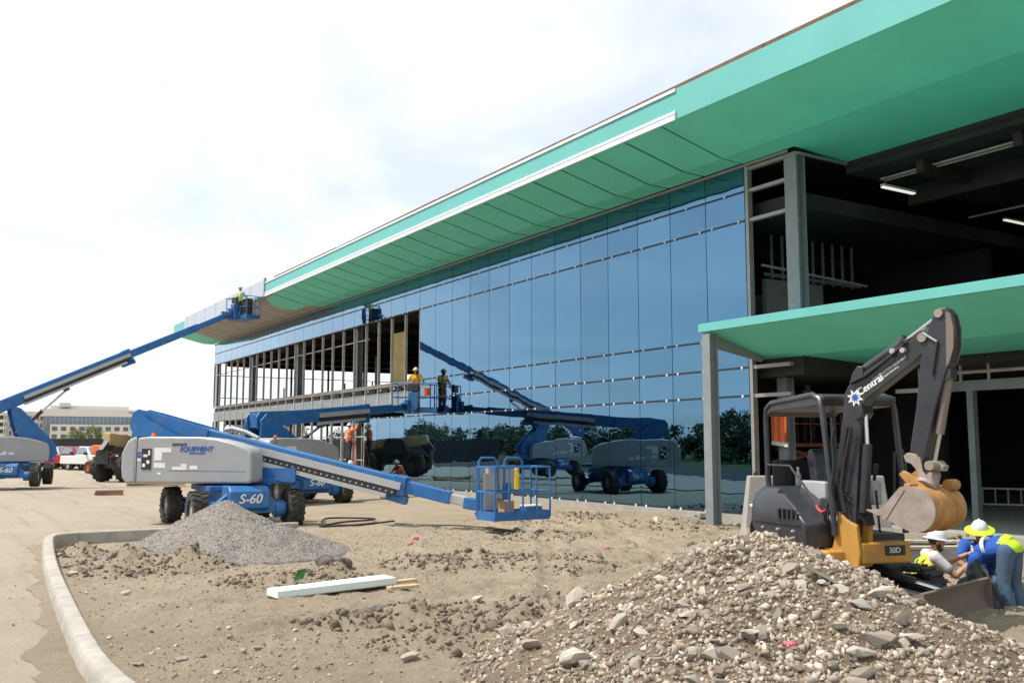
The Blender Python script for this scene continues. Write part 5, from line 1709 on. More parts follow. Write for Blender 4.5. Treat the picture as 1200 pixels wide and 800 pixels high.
def ribbon(name, label, P, seed, m=PINK, n=9, L=0.05, w=0.03):
    r = random.Random(seed)
    t = thing(name, label, 'ribbon', tuple(P))
    b = MB()
    p = P + Vector((0, 0, 0.02)); d = Vector((cR.x, cR.y, 0))
    pts = []
    for i in range(n):
        pts.append(p.copy())
        d = (d + Vector((r.uniform(-.7, .7), r.uniform(-.7, .7), r.uniform(-.5, .5)))).normalized()
        p = p + d * L; p.z = max(P.z + 0.01, min(P.z + 0.14, p.z))
    vs = []
    for i, q in enumerate(pts):
        u = Vector((r.uniform(-.4, .4), r.uniform(-.4, .4), 1)).normalized() * w / 2
        vs += [q - u, q + u]
    b.add(vs, [(2 * i, 2 * i + 1, 2 * i + 3, 2 * i + 2) for i in range(n - 1)])
    o = b.build('strip', m, t, smooth=True)
    s = o.modifiers.new('thick', 'SOLIDIFY'); s.thickness = 0.002
    return t


ribbon('marking_ribbon', 'crumpled pink marking ribbon caught among the stones of the rubble heap', pile_at(918, 757), 3)
ribbon('marking_ribbon', 'pink marking ribbon scrap lying on the dirt behind the white board', at_z(477, 640, 0.06), 5, n=8, L=0.06, w=0.05)
ribbon('marking_ribbon', 'small pink ribbon flag on the open dirt left of the rubble heap', at_z(709, 643, 0.06), 8, n=4, L=0.045, w=0.04)

# gravel heap
gp = thing('gravel_heap', 'cone of fine grey gravel between the kerb and the nearest boom lift', 'gravel heap', (*GRAVEL_C, 0))
G0 = np.array([*GRAVEL_C, 0.0])
mound('gravel_core', gravel_h, 2.3, 8.6, 14.6, 20.4, 0.04, GRAVB, gp)
r_ = np.random.default_rng(4)
q = np.stack([r_.uniform(2.3, 9.0, 60000), r_.uniform(14.4, 20.2, 60000)], -1)
hq = gravel_h(q[:, 0], q[:, 1])
k = (hq > 0.004) & (((q - np.array(GRAVEL_C)) @ np.array([-cR.y, cR.x])) < 0.7)
q = q[k][:17000]; hq = hq[k][:17000]
gpos = np.stack([q[:, 0], q[:, 1], hq + 0.5 * np.maximum(ground_h(q[:, 0], q[:, 1]), -.05)], -1)
tag(scatter('gravel', gpos - G0, np.clip(np.exp(r_.normal(-4.2, .3, len(q))), .008, .03), ROCK_S, GRAV, gp, 6), kind='stuff')

# pebbles and clods over the dirt
r_ = np.random.default_rng(9)
q = np.stack([r_.uniform(1.6, 17.5, 60000), r_.uniform(6.5, 22, 60000)], -1)
dist = np.hypot(q[:, 0], q[:, 1])
k = (q[:, 0] > kerb_x(q[:, 1]) + 0.33) & (q[:, 1] < 21.4) & (r_.random(len(q)) < np.clip(14 / dist, 0.15, 1) ** 1.5) & (r_.random(len(q)) < 0.25 + 0.75 * sstep(-.1, .15, fbm(q[:, 0] * .8, q[:, 1] * .8, 3)))
q = q[k]
zz = ground_h(q[:, 0], q[:, 1])
o = scatter('pebbles', np.stack([q[:, 0], q[:, 1], zz], -1), np.clip(np.exp(r_.normal(-4.25, .55, len(q))), .006, .055), ROCK_S, PEB, None, 7)
tag(o, 'loose pebbles strewn over the bare dirt', kind='stuff')
rq = np.stack([r_.uniform(-3, 6, 2600), r_.uniform(6, 50, 2600)], -1)
rq = rq[((rq[:, 0] < kerb_x(rq[:, 1]) - .02) | (rq[:, 1] > 22)) & (r_.random(len(rq)) < 0.2 + 0.8 * sstep(-.05, .15, fbm(rq[:, 0] * .6, rq[:, 1] * .3, 3)))]
o = scatter('road_grit', np.stack([rq[:, 0], rq[:, 1], 0 * rq[:, 0]], -1), np.clip(np.exp(r_.normal(-4.2, .5, len(rq))), .006, .045), ROCK_S, PEB, None, 17)
tag(o, 'grit and pebbles scattered over the dusty road', kind='stuff')
cq = []
for hx, hy, rr, hh in HEAPS:
    n = int(330 * rr)
    a = r_.uniform(0, 2 * np.pi, n); d = rr * np.sqrt(r_.random(n)) * 1.25
    cq.append(np.stack([hx + d * np.cos(a), hy + d * np.sin(a)], -1))
cq = np.concatenate(cq)
o = scatter('dirt_clods', np.stack([cq[:, 0], cq[:, 1], ground_h(cq[:, 0], cq[:, 1]) + 0.01], -1), np.clip(np.exp(r_.normal(-3.75, .6, len(cq))), .008, .1), ROCK_M, CLOD, None, 8)
tag(o, 'dark clods of turned soil in low heaps', kind='stuff')

# single stones lying on the dirt
for i, (x, y, s) in enumerate([(101, 696, .06), (147, 699, .09), (128, 748, .05), (206, 740, .07), (207, 762, .06), (213, 776, .075), (302, 766, .07), (158, 780, .05), (268, 744, .045), (480, 778, .12), (495, 743, .06), (560, 722, .14), (545, 745, .08), (85, 672, .11), (545, 747, .07), (255, 789, .06),
                            (185, 760, .05), (345, 743, .05), (575, 700, .05), (430, 720, .05), (640, 690, .06), (530, 705, .05)]):
    P = at_z(x, y, 0.02); P.z = float(ground_h(np.array([P.x]), np.array([P.y]))[0])
    me = src_big[i % len(src_big)].copy(); me.materials.clear(); me.materials.append(LIME_W if i % 3 else STONE)
    o = bpy.data.objects.new('stone', me); COL.objects.link(o)
    o.location = P + Vector((0, 0, s * .25)); o.rotation_euler = (random.uniform(-.3, .3), random.uniform(-.3, .3), random.uniform(0, 6.3)); o.scale = (s, s * .8, s * .55)
    tag(o, 'pale stone lying loose on the open dirt between kerb and rubble heap', 'stone', 'loose stones on the dirt')
# big clod chunks
for i, (x, y, s, l) in enumerate([(392, 664, .27, 'large crumbling grey clod behind the white board'), (436, 722, .19, 'dark grey clod lying on the dirt in front of the white board')]):
    P = at_z(x, y, 0.03)
    b = MB(Matrix.Translation(P))
    for kk in range(9):
        rr = s * random.uniform(.35, .62)
        b.ball((random.uniform(-.7, .7) * s, random.uniform(-.5, .5) * s, random.uniform(.1, .4) * s), rr, rr * .8, rr * .7, 10, 7)
    o = b.build('soil_clod', mat('grey_clod', (0.15, 0.13, 0.12), 0.97, var=0.3, scale=12, bump=0.04, bscale=18), None, remesh=0.02)
    tag(o, l, 'clod')

# white foam board with scrap lumber
A, Bp = at_z(319, 700, 0.06), at_z(457, 686, 0.06)
fd = (Bp - A); fl = fd.length; fa = math.atan2(fd.y, fd.x)
fb = thing('foam_board', 'long white rigid board lying on the dirt near the kerb', 'board', tuple(A))
Mf = Matrix.Translation(A + Vector((0, 0, 0.05))) @ Matrix.Rotation(fa, 4, 'Z') @ Matrix.Rotation(rad(-1.2), 4, 'Y')
MB(Mf).box((0, -0.16, -0.045), (fl, 0.18, 0.045)).build('panel', FOAM, fb, bevel=0.008)
MB(Mf).box((0.01, -0.15, -0.052), (fl - 0.01, 0.17, -0.046)).build('facing', WOODG, fb)
for i, (x, y, L_, a_, l) in enumerate([(474, 683, .36, .1, 'upper of two short boards at the end of the white board'), (472, 690, .42, -.05, 'lower of two short boards at the end of the white board')]):
    P = at_z(x, y, 0.06)
    M_ = Matrix.Translation(P + Vector((0, 0, .03))) @ Matrix.Rotation(fa + a_, 4, 'Z')
    t = thing('scrap_board', l, 'board', tuple(P))
    MB(M_).box((-L_ / 2, -.06, -.02), (L_ / 2, .06, .02)).build('board', WOOD, t, bevel=0.004)
    MB(M_).cyl((-L_ * .35, 0, .0201), (-L_ * .35, 0, .03), .008, n=6).build('nail', BLKM, t)
P = at_z(352, 680, .1)
gsc = thing('green_scrap', 'small green plastic scrap behind the white board', 'scrap', tuple(P))
MB(Matrix.Translation(P)).add([(-.09, 0, 0), (.05, .03, .02), (.09, .0, .16), (-.04, .02, .14), (0, .05, .08)], [(0, 1, 4), (1, 2, 4), (2, 3, 4), (3, 0, 4)]).build('sheet', GREENB, gsc)

# black hose on the ground
hp = [(377, 612), (380, 608), (395, 607), (442, 608), (436, 610), (400, 612), (378, 617), (372, 618), (420, 616), (462, 611)]
o = MB().tube(smooth_path([at_z(x, y, 0.05).to_2d() for x, y in hp], 3), 0.022, 8).build('hose', BLACK, smooth=True)
for v in o.data.vertices:
    v.co.z += 0.07
tag(o, 'thin black hose looped on the dirt beside the nearest boom lift', 'hose')
hp = [(463, 613), (500, 615), (540, 615), (570, 618), (600, 621)]
o = MB().tube(smooth_path([at_z(x, y, 0.05).to_2d() for x, y in hp], 3), 0.018, 8).build('cord', mat('dusty_cord', (0.12, 0.09, 0.07), .9), smooth=True)
for v in o.data.vertices:
    v.co.z += 0.05
tag(o, 'dusty brown cord trailing across the dirt below the lowered basket', 'cord')

# concrete barrier behind the excavator
cb_ = thing('concrete_barrier', 'tall tapered grey concrete barrier standing behind the excavator', 'barrier', tuple(at_z(885, 624, 0)))
A = at_depth(866, 623, 17.2); A.z = 0
dirb = Vector((cR.x, cR.y, 0)); nb_ = Vector((-cR.y, cR.x, 0))
b = MB()
prof_c = [(-.30, 0), (-.30, .12), (-.17, .45), (-.11, 1.36), (.11, 1.36), (.17, .45), (.30, .12), (.30, 0)]
r0 = [A + nb_ * a + Vector((0, 0, z)) + dirb * (0.02 + 0.17 * z / 1.36) for a, z in prof_c]
r1 = [A + nb_ * a + Vector((0, 0, z)) + dirb * (2.75 - 0.1 * z) for a, z in prof_c]
b.rings([r0, r1]); bar = b.build('wall_body', CONC, cb_, bevel=0.02)
MB().beam(A + dirb * .3 + Vector((0, 0, 1.37)), A + dirb * .35 + Vector((0, 0, 1.43)), .05, .05).build('lifting_eye', BLKM, cb_)

# debris by the canopy column
for i, (x, y, L_, a_, m, l) in enumerate([(768, 611, .34, 1.2, WOODG, 'short grey board standing out of the dirt near the canopy column'), (838, 604, .9, .0, CONC, 'flat broken concrete slab at the foot of the canopy column')]):
    P = at_z(x, y, 0.08)
    t = thing('debris_board' if i == 0 else 'broken_slab', l, 'debris', tuple(P))
    M_ = Matrix.Translation(P) @ Matrix.Rotation(a_ - YAW, 4, 'Z') @ Matrix.Rotation(rad(-35 if i == 0 else 0), 4, 'Y')
    MB(M_).box((-L_ / 2, -.06 - .2 * i, -.02), (L_ / 2, .06 + .2 * i, .03 + .06 * i)).build('board' if i == 0 else 'slab', m, t, bevel=0.01)
    MB(M_).box((-L_ / 2 - .12, -.05, -.03), (-L_ / 2 - .002, .05, .02)).build('fragment', m, t)
q = np.stack([r_.uniform(12.5, 16.8, 700), r_.uniform(14.5, 20, 700)], -1)
q = q[np.abs(q[:, 1] - (34.6 - q[:, 0] * 1.05)) < 0.9]
o = scatter('rubble_scatter', np.stack([q[:, 0], q[:, 1], ground_h(q[:, 0], q[:, 1])], -1), np.clip(np.exp(r_.normal(-3.4, .5, len(q))), .01, .09), ROCK_M, PEB, None, 12)
tag(o, 'pale rubble scattered near the foot of the glass wall', kind='stuff')
bt = at_z(838, 611, 0.1)
bo = thing('water_bottle', 'clear bottle standing at the foot of the canopy column', 'bottle', tuple(bt))
lathe(MB(), bt, (0, 0, 1), [(0, .035), (.01, .04), (.14, .04), (.18, .018), (.21, .016)], 12).build('bottle_body', mat('clear_bottle', (.62, .64, .66), .15), bo, smooth=True)
lathe(MB(), bt + Vector((0, 0, .212)), (0, 0, 1), [(0, .02), (.03, .02)], 10).build('bottle_cap', STICK, bo)


# ================================================================== PEOPLE
STAND = dict(pel=(0, 0, .95), wai=(0, 0, 1.10), che=(.01, 0, 1.32), nek=(.0, 0, 1.48), hd=(.03, 0, 1.63),
             sL=(0, .19, 1.42), eL=(.05, .25, 1.14), wL=(.22, .22, .98), sR=(0, -.19, 1.42), eR=(.05, -.25, 1.14), wR=(.22, -.22, .98),
             hL=(0, .10, .92), kL=(.03, .12, .5), aL=(-.02, .12, .09), hR=(0, -.10, .92), kR=(.03, -.12, .5), aR=(-.02, -.12, .09))


def person(label, base, head, pose, wear, vox=0.013, group=None, name='person'):
    """wear: dict(shirt, sleeves 'short'/'long', trousers, vest, hat, skin, beard, brim, glasses)"""
    J = {k: Vector(v) for k, v in {**STAND, **pose}.items()}
    t = thing(name, label, 'person', tuple(base), group)
    Fm = Frame((base[0], base[1]), head, base[2]).M
    sk = wear.get('skin', SKIN)

    def limb(b, pts, rs, n=12):
        for (p, q), (r0, r1) in zip(zip(pts[:-1], pts[1:]), zip(rs[:-1], rs[1:])):
            b.cyl(p, q, r0, r1, n=n)
        for p, r in zip(pts, rs):
            b.ball(p, r, seg=12, rng_=8)
    # head direction
    hdv = (J['hd'] - J['nek']).normalized()
    face = J.get('look', None)
    look = Vector(face).normalized() if face is not None else Vector((1, 0, 0))
    sx = look
    up = (hdv - sx * hdv.dot(sx))
    up = (Vector((0, 0, 1)) - sx * sx.z).normalized() if wear.get('level', True) else up.normalized()
    sy = up.cross(sx)
    HM = Matrix(((sx.x, sy.x, up.x), (sx.y, sy.y, up.y), (sx.z, sy.z, up.z)))
    hc = J['hd']
    HP = lambda x, y, z: hc + HM @ Vector((x, y, z))
    b = MB(Fm)
    b.ball(HP(0, 0, .03), .098, .076, .10, 16, 12, HM)
    b.ball(HP(.022, 0, -.05), .072, .058, .075, 14, 10, HM)
    b.cyl(HP(.085, 0, .02), HP(.112, 0, -.022), .010, .017, n=8)            # nose
    b.ball(HP(.108, 0, -.022), .014, .016, .012, 8, 6, HM)
    for s in (-1, 1):
        b.ball(HP(-.005, s * .078, .0), .02, .011, .032, 8, 6, HM)           # ears
        b.ball(HP(.085, s * .03, .045), .018, .024, .008, 8, 6, HM)          # brow
    b.ball(HP(.088, 0, -.062), .012, .026, .012, 8, 6, HM)                   # mouth
    b.cyl(J['nek'] - hdv * .05, hc - hdv * .03, .055, .052, n=12)
    # trunk under the clothes
    limb(b, [J['pel'], J['wai'], J['che'], J['nek'] - hdv * .02], [.10, .095, .105, .055])
    for s in 'LR':
        sh, el, wr = J['s' + s], J['e' + s], J['w' + s]
        limb(b, [J['che'].lerp(sh, .5), sh, el, wr], [.07, .056, .043, .028])
        limb(b, [J['pel'].lerp(J['h' + s], .6), J['h' + s], J['k' + s], J['a' + s]], [.085, .078, .052, .04])
        # hand: palm, four fingers, thumb
        d = (wr - el).normalized()
        side = d.cross(Vector((0, 0, 1)))
        side = side.normalized() if side.length > .1 else Vector((0, 1, 0))
        if (s == 'L') == (side.y > 0):
            side = -side                                                    # towards the body's midline
        nrm = side.cross(d).normalized()
        if nrm.z > 0:
            nrm = -nrm
        palm = wr + d * .05
        Mx = Matrix(((d.x, side.x, nrm.x), (d.y, side.y, nrm.y), (d.z, side.z, nrm.z)))
        b.ball(palm, .052, .038, .018, 10, 8, Mx)
        curl = wear.get('curl', .9)
        for k, (off, ln) in enumerate(((-.030, .062), (-.010, .074), (.011, .078), (.031, .068))):
            p0 = wr + d * .078 + side * off
            p1 = p0 + (d * math.cos(curl * .5) + nrm * math.sin(curl * .5)) * ln * .5
            p2 = p1 + (d * math.cos(curl * 1.5) + nrm * math.sin(curl * 1.5)) * ln * .5
            limb(b, [p0, p1, p2], [.0095, .009, .0075], 8)
        q0 = wr + d * .03 + side * .03
        q1 = q0 + (side * .8 + d * .5 + nrm * .3).normalized() * .042
        q2 = q1 + (d * .9 + nrm * .5 + side * .1).normalized() * .035
        limb(b, [q0, q1, q2], [.013, .011, .009], 8)
    b.build('body', sk, t, remesh=max(vox * .8, .009), relax=2)
    # eyes
    for s in (-1, 1):
        if not wear.get('glasses'):
            MB(Fm).ball(HP(.088, s * .031, .022), .011, .013, .009, 10, 8, HM).build('eye', mat('eye_white', (.55, .53, .5), .3), t, smooth=True)
            MB(Fm).ball(HP(.0965, s * .031, .022), .004, .006, .006, 8, 6, HM).build('iris', BLKM, t, smooth=True)
    if wear.get('glasses'):
        b = MB(Fm)
        for s in (-1, 1):
            b.ball(HP(.092, s * .034, .022), .012, .028, .018, 10, 8, HM)
            b.cyl(HP(.088, s * .058, .026), HP(-.01, s * .08, .02), .004, n=6)
        b.build('sunglasses', BLKM, t, smooth=True)
    # hair / beard
    b = MB(Fm)
    b.ball(HP(-.022, 0, .03), .088, .08, .09, 14, 10, HM)
    b.build('hair', HAIR, t, remesh=vox, relax=1)
    if wear.get('beard'):
        b = MB(Fm)
        b.ball(HP(.035, 0, -.085), .062, .056, .045, 12, 10, HM)
        for s in (-1, 1):
            b.ball(HP(.02, s * .055, -.05), .035, .018, .05, 10, 8, HM)
        b.ball(HP(.098, 0, -.048), .010, .028, .008, 8, 6, HM)
        b.build('beard', HAIR, t, remesh=.009, relax=1)
    # clothes
    b = MB(Fm)
    limb(b, [J['pel'] + (J['wai'] - J['pel']) * .3, J['wai'], J['che']], [.132, .13, .135])
    side_v = (J['sL'] - J['sR']).normalized()
    fwd = side_v.cross((J['che'] - J['pel']).normalized())
    for s in (-1, 1):
        b.cyl(J['pel'] + side_v * s * .055 + (J['wai'] - J['pel']) * .2, J['che'] + side_v * s * .075, .115, .115, n=12)
        b.ball(J['che'] + side_v * s * .08, .115, seg=12, rng_=8)
    b.cyl(J['che'], J['nek'] - hdv * .01, .115, .068, n=14)
    full = wear.get('sleeves', 'short') == 'long'
    for s in 'LR':
        sh, el, wr = J['s' + s], J['e' + s], J['w' + s]
        b.cyl(J['nek'].lerp(sh, .3) - hdv * .03, sh, .075, .078, n=12)
        if full:
            limb(b, [sh, el, el.lerp(wr, .92)], [.079, .062, .046])
        else:
            limb(b, [sh, sh.lerp(el, .6)], [.079, .07])
    b.build('shirt', wear['shirt'], t, remesh=vox, relax=3)
    b = MB(Fm)
    b.ball(J['pel'], .135, .15, .12, 14, 10)
    b.cyl(J['pel'], J['pel'].lerp(J['wai'], .55), .138, .132, n=14)
    for s in 'LR':
        k_, a_ = J['k' + s], J['a' + s]
        limb(b, [J['h' + s], J['h' + s].lerp(k_, .5), k_, k_.lerp(a_, .5), a_ + (k_ - a_).normalized() * .02], [.108, .094, .078, .07, .066])
    b.build('trousers', wear['trousers'], t, remesh=vox, relax=3)
    for s in 'LR':
        a_ = J['a' + s]
        toe = Vector(wear.get('toe', (1, 0, 0)))
        b = MB(Fm)
        b.ball(a_ + Vector((0, 0, -.01)), .056, .05, .075, 12, 8)
        limb(b, [a_ - toe * .03 + Vector((0, 0, -.05)), a_ + toe * .09 + Vector((0, 0, -.045)), a_ + toe * .17 + Vector((0, 0, -.055))], [.045, .046, .036])
        b.build('boot', wear.get('boots', BOOT), t, remesh=vox, relax=1)
    if wear.get('vest') is not None:
        b = MB(Fm)
        limb(b, [J['pel'].lerp(J['wai'], .1), J['wai'], J['che']], [.145, .143, .147])
        for s in (-1, 1):
            b.cyl(J['pel'].lerp(J['wai'], .1) + side_v * s * .06, J['che'] + side_v * s * .08, .127, .126, n=12)
            b.ball(J['che'] + side_v * s * .085, .122, seg=12, rng_=8)
            b.cyl(J['che'] + side_v * s * .08, J['nek'].lerp(J['sL' if s > 0 else 'sR'], .42) - hdv * .02, .115, .085, n=12)
        v = b.build('vest', wear['vest'], t, remesh=vox, relax=3)
        # reflective tape: waist band and two shoulder straps
        axis = (J['che'] - J['pel']).normalized()
        b = MB(Fm)
        for c0 in (J['wai'].lerp(J['che'], .25),):
            ring0 = [c0 + side_v * .205 * math.cos(a) + fwd * .152 * math.sin(a) for a in np.linspace(0, 2 * math.pi, 24, endpoint=False)]
            b.rings([[p - axis * .022 for p in ring0], [p + axis * .022 for p in ring0]], cap=False)
        b.build('reflective_band', wear.get('tape', REFL), v, smooth=True)
        b = MB(Fm)
        for s in (-1, 1):
            path = [J['wai'] + fwd * .150 + side_v * s * .09, J['che'] + fwd * .155 + side_v * s * .095, J['nek'].lerp(J['sL' if s > 0 else 'sR'], .5) + axis * .058 + fwd * .03,
                    J['che'] - fwd * .150 + side_v * s * .095 + axis * .02, J['wai'] - fwd * .152 + side_v * s * .09]
            for p, q_ in zip(path[:-1], path[1:]):
                b.beam(p, q_, .045, .008, up=fwd if abs((q_ - p).normalized().dot(fwd)) < .8 else axis)
        b.build('reflective_strap', wear.get('tape', REFL), v)
    # hard hat
    if wear.get('hat') is not None:
        b = MB(Fm)
        rows = []
        for i in range(8):
            a = i / 7 * math.pi / 2
            rows.append([HP(.128 * math.cos(a) * math.cos(p) + .002, .108 * math.cos(a) * math.sin(p), .055 + .115 * math.sin(a)) for p in np.linspace(0, 2 * math.pi, 22, endpoint=False)])
        b.rings(rows)
        h = b.build('hard_hat', wear['hat'], t, smooth=True)
        b = MB(Fm)
        bw = wear.get('brim_w', .035)
        r0 = [HP(.122 * math.cos(p), .103 * math.sin(p), .060) for p in np.linspace(0, 2 * math.pi, 26, endpoint=False)]
        r1 = [HP((.128 + bw) * math.cos(p) + (.02 if math.cos(p) > .4 else 0), (.108 + bw) * math.sin(p), .044 - .3 * max(0, bw - .035)) for p in np.linspace(0, 2 * math.pi, 26, endpoint=False)]
        r2 = [p - HM @ Vector((0, 0, .008)) for p in r1]
        r3 = [p - HM @ Vector((0, 0, .012)) for p in r0]
        b.rings([r0, r1, r2, r3, r0], cap=False)
        b.build('brim', wear.get('brim_m', wear['hat']), h, smooth=True)
        b = MB(Fm)
        b.tube([HP(.11 * math.cos(a), 0, .058 + .118 * math.sin(a)) for a in np.linspace(.15, math.pi - .15, 12)], .011, 6)
        b.build('hat_ridge', wear['hat'], h, smooth=True)
        if wear.get('drape') is not None:          # sun shade hanging from the brim
            b = MB(Fm)
            ang_ = np.linspace(rad(55), rad(305), 22)
            r0 = [HP((.165) * math.cos(p), (.15) * math.sin(p), .05) for p in ang_]
            r1 = [HP((.19) * math.cos(p) - .01, (.175) * math.sin(p), -.055 + .015 * math.sin(5 * p)) for p in ang_]
            b.add(r0 + r1, [(i, i + 1, 23 + i, 22 + i) for i in range(21)])
            o = b.build('sun_shade', wear['drape'], h, smooth=True)
            s_ = o.modifiers.new('thick', 'SOLIDIFY'); s_.thickness = .004
    return t


# -- the three workers at the pit, right foreground
Rv = Vector((cR.x, cR.y, 0)); Fv = Vector((-cR.y, cR.x, 0))
P1 = at_depth(1097, 640, 12.6); P1.z = -0.42
person('bearded worker in white hard hat and white shirt kneeling behind the excavator track', P1 - Rv * .13, (Rv - Fv * .12).to_2d(),
       dict(pel=(-.06, 0, .40), wai=(-.04, 0, .53), che=(.03, 0, .76), nek=(.09, 0, .93), hd=(.13, 0, 1.06), look=(1, .02, -.16),
            sR=(.05, -.19, .88), eR=(.27, -.27, .66), wR=(.49, -.17, .82), sL=(.05, .19, .88), eL=(.30, .20, .76), wL=(.52, .05, .90),
            hR=(-.05, -.1, .38), kR=(.22, -.15, .09), aR=(-.20, -.14, .10), hL=(-.05, .1, .38), kL=(.22, .15, .09), aL=(-.20, .14, .10)),
       dict(shirt=SHIRTW, trousers=WORKP, vest=HIVY, hat=HATW, beard=True, tape=LIME, brim_w=.045, toe=(-1, 0, .1), curl=1.2), vox=.012, group='workers at the pit')
P2 = at_depth(1151, 622, 13.3); P2.z = -0.37
person('worker in lime sun-brimmed hat and blue shirt crouching at the back of the pit', P2 + Fv * .05, (-Fv * .8 - Rv * .45).to_2d(),
       dict(pel=(-.12, 0, .40), wai=(-.08, 0, .53), che=(.05, 0, .77), nek=(.12, 0, .95), hd=(.17, 0, 1.09), look=(1, .1, -.30),
            sR=(.08, -.20, .90), eR=(.26, -.27, .68), wR=(.46, -.14, .62), sL=(.08, .20, .90), eL=(.24, .28, .66), wL=(.45, .16, .58),
            hR=(-.1, -.1, .38), kR=(.28, -.16, .44), aR=(.10, -.16, .09), hL=(-.1, .1, .38), kL=(.28, .16, .44), aL=(.10, .16, .09)),
       dict(shirt=SHIRTB, trousers=DENIM, vest=SHIRTB, tape=REFL, hat=HATW, brim_m=LIME, brim_w=.085, drape=LIME, glasses=True, skin=SKIN2, curl=1.1), vox=.012, group='workers at the pit')
P3 = at_depth(1186, 690, 11.6); P3.z = -0.2
person('worker in blue jeans and blue shirt bending far forward beside the dozer blade', P3, (-Rv * .58 + Fv * .81).to_2d(),
       dict(pel=(0, 0, .84), wai=(.11, 0, .88), che=(.29, 0, .79), nek=(.40, 0, .66), hd=(.46, 0, .53), look=(.5, 0, -1),
            sR=(.34, -.19, .71), eR=(.40, -.22, .43), wR=(.46, -.12, .24), sL=(.34, .19, .71), eL=(.40, .22, .43), wL=(.46, .12, .24),
            hR=(0, -.1, .82), kR=(.03, -.13, .46), aR=(-.04, -.13, .09), hL=(0, .1, .82), kL=(.03, .13, .46), aL=(-.04, .13, .09)),
       dict(shirt=SHIRTB, trousers=DENIM, vest=None, hat=HATW, skin=SKIN2, level=False), vox=.012, group='workers at the pit')
# his lime belt pouch of vest hem and tape
b = MB()
P3h = P3 + Vector((0, 0, .86))
# black plastic sheet the men are holding
bs_ = thing('black_plastic_sheet', 'black plastic sheet bunched up between the workers behind the dozer blade', 'plastic sheet', tuple(at_depth(1140, 712, 11.7)))
b = MB()
A0 = at_depth(1141, 657, 12.0); B0 = at_depth(1143, 715, 11.75)
for k, (x, y, r, d) in enumerate([(1141, 658, .035, 12.1), (1138, 668, .085, 12.05), (1141, 680, .13, 12.0), (1145, 694, .17, 11.95), (1149, 706, .19, 11.9), (1136, 700, .17, 12.0), (1157, 703, .10, 11.85), (1162, 713, .11, 11.8), (1128, 690, .12, 12.1), (1150, 715, .18, 11.85)]):
    c = at_depth(x + 4, y - 1, d - .6)
    b.ball(c, r * .95, r * .95, r * 1.15, 12, 9)
b.build('folds', BAG, bs_, remesh=.02, relax=4)
# lime vest hem of the bending man
tv = [o for o in bpy.data.objects if o.get('label', '').startswith('worker in blue jeans')][0]
F3 = Frame((P3.x, P3.y), (-Rv * .58 + Fv * .81).to_2d(), P3.z).M
b = MB(F3)
pelv, waiv = Vector((.01, 0, .86)), Vector((.10, 0, .895))
b.ball(pelv, .152, .165, .115, 14, 10); b.cyl(pelv, waiv, .15, .148, n=16)
b.build('vest_hem', LIME, tv, remesh=.013, relax=2)
b = MB(F3)
for c0, ax_ in ((Vector((.24, 0, .845)), Vector((.22, 0, -.07)).normalized()),):
    u_ = Vector((0, 1, 0)); w_ = ax_.cross(u_)
    ring0 = [c0 + u_ * .195 * math.cos(a) + w_ * .15 * math.sin(a) for a in np.linspace(0, 2 * math.pi, 24, endpoint=False)]
    b.rings([[p - ax_ * .025 for p in ring0], [p + ax_ * .025 for p in ring0]], cap=False)
b.build('reflective_band', REFL, tv, smooth=True)

# -- worker in the far left basket
B3 = M3 @ Vector((0.0, 0.35, 0.0))
person('worker in lime vest standing in the raised basket at the white roof edge', B3, (0.9, 0.6),
       dict(eR=(.22, -.25, 1.2), wR=(.42, -.15, 1.35), eL=(.2, .26, 1.25), wL=(.42, .16, 1.45)), dict(shirt=SHIRTW, sleeves='long', trousers=DARKP, vest=LIME, hat=HATW), vox=.026, group='workers on lifts')
tl = thing('tool_bin', 'dark tool bin standing in the raised basket beside the lime-vested worker', 'bin', tuple(M3 @ Vector((-.15, -.5, 0))))
MB(M3).box((-.3, -.8, 0.0), (.05, -.35, .95)).build('bin_body', BLKM, tl, bevel=.03)
MB(M3).box((-.32, -.82, .955), (.07, -.33, 1.0)).build('bin_lid', GREYP, tl, bevel=.01)
# -- worker in the middle basket
B2 = M2 @ Vector((0.1, 0.1, 0.0))
person('worker in yellow and orange vest and tan hat in the basket at the glass wall', B2, (-.3, -1),
       dict(hd=(.07, 0, 1.62), eR=(.12, -.33, 1.2), wR=(.28, -.2, 1.05), eL=(.12, .33, 1.2), wL=(.28, .2, 1.05)), dict(shirt=HIVY, sleeves='short', trousers=DENIM, vest=HIVY, tape=HIVO, hat=HATT, skin=SKIN2), vox=.022, group='workers on lifts')
for (x, y, z, r, m, l) in ((-.1, -.45, .0, .17, HIVO, 'orange bucket hanging in the basket at the glass wall'),):
    c = M2 @ Vector((x, y, .62))
    t = thing('bucket', l, 'bucket', tuple(c))
    lathe(MB(), c, (0, 0, 1), [(0, .12), (.01, .13), (.28, .16), (.30, .165), (.28, .15), (.03, .12)], 18).build('pail', m, t, smooth=True)
    MB().tube([c + Vector((.15 * math.cos(a), 0, .29 + .16 * math.sin(a))) for a in np.linspace(0, math.pi, 10)], .008, 6).build('handle', BLKM, t, smooth=True)
bg = thing('tool_bag', 'red cloth tool bag on the floor of the basket at the glass wall', 'bag', tuple(M2 @ Vector((.1, .35, 0))))
b = MB(M2)
for k in range(5):
    b.ball((.1 + random.uniform(-.08, .08), .15 + k * .09, .15), .15, .13, .14, 12, 8)
b.build('sack', mat('red_cloth', (.5, .06, .04), .9), bg, remesh=.03, relax=3)
MB(M2).tube([(.1, .12, .26), (.1, .2, .4), (.1, .45, .4), (.1, .52, .26)], .012, 6).build('handle', BLKM, bg, smooth=True)
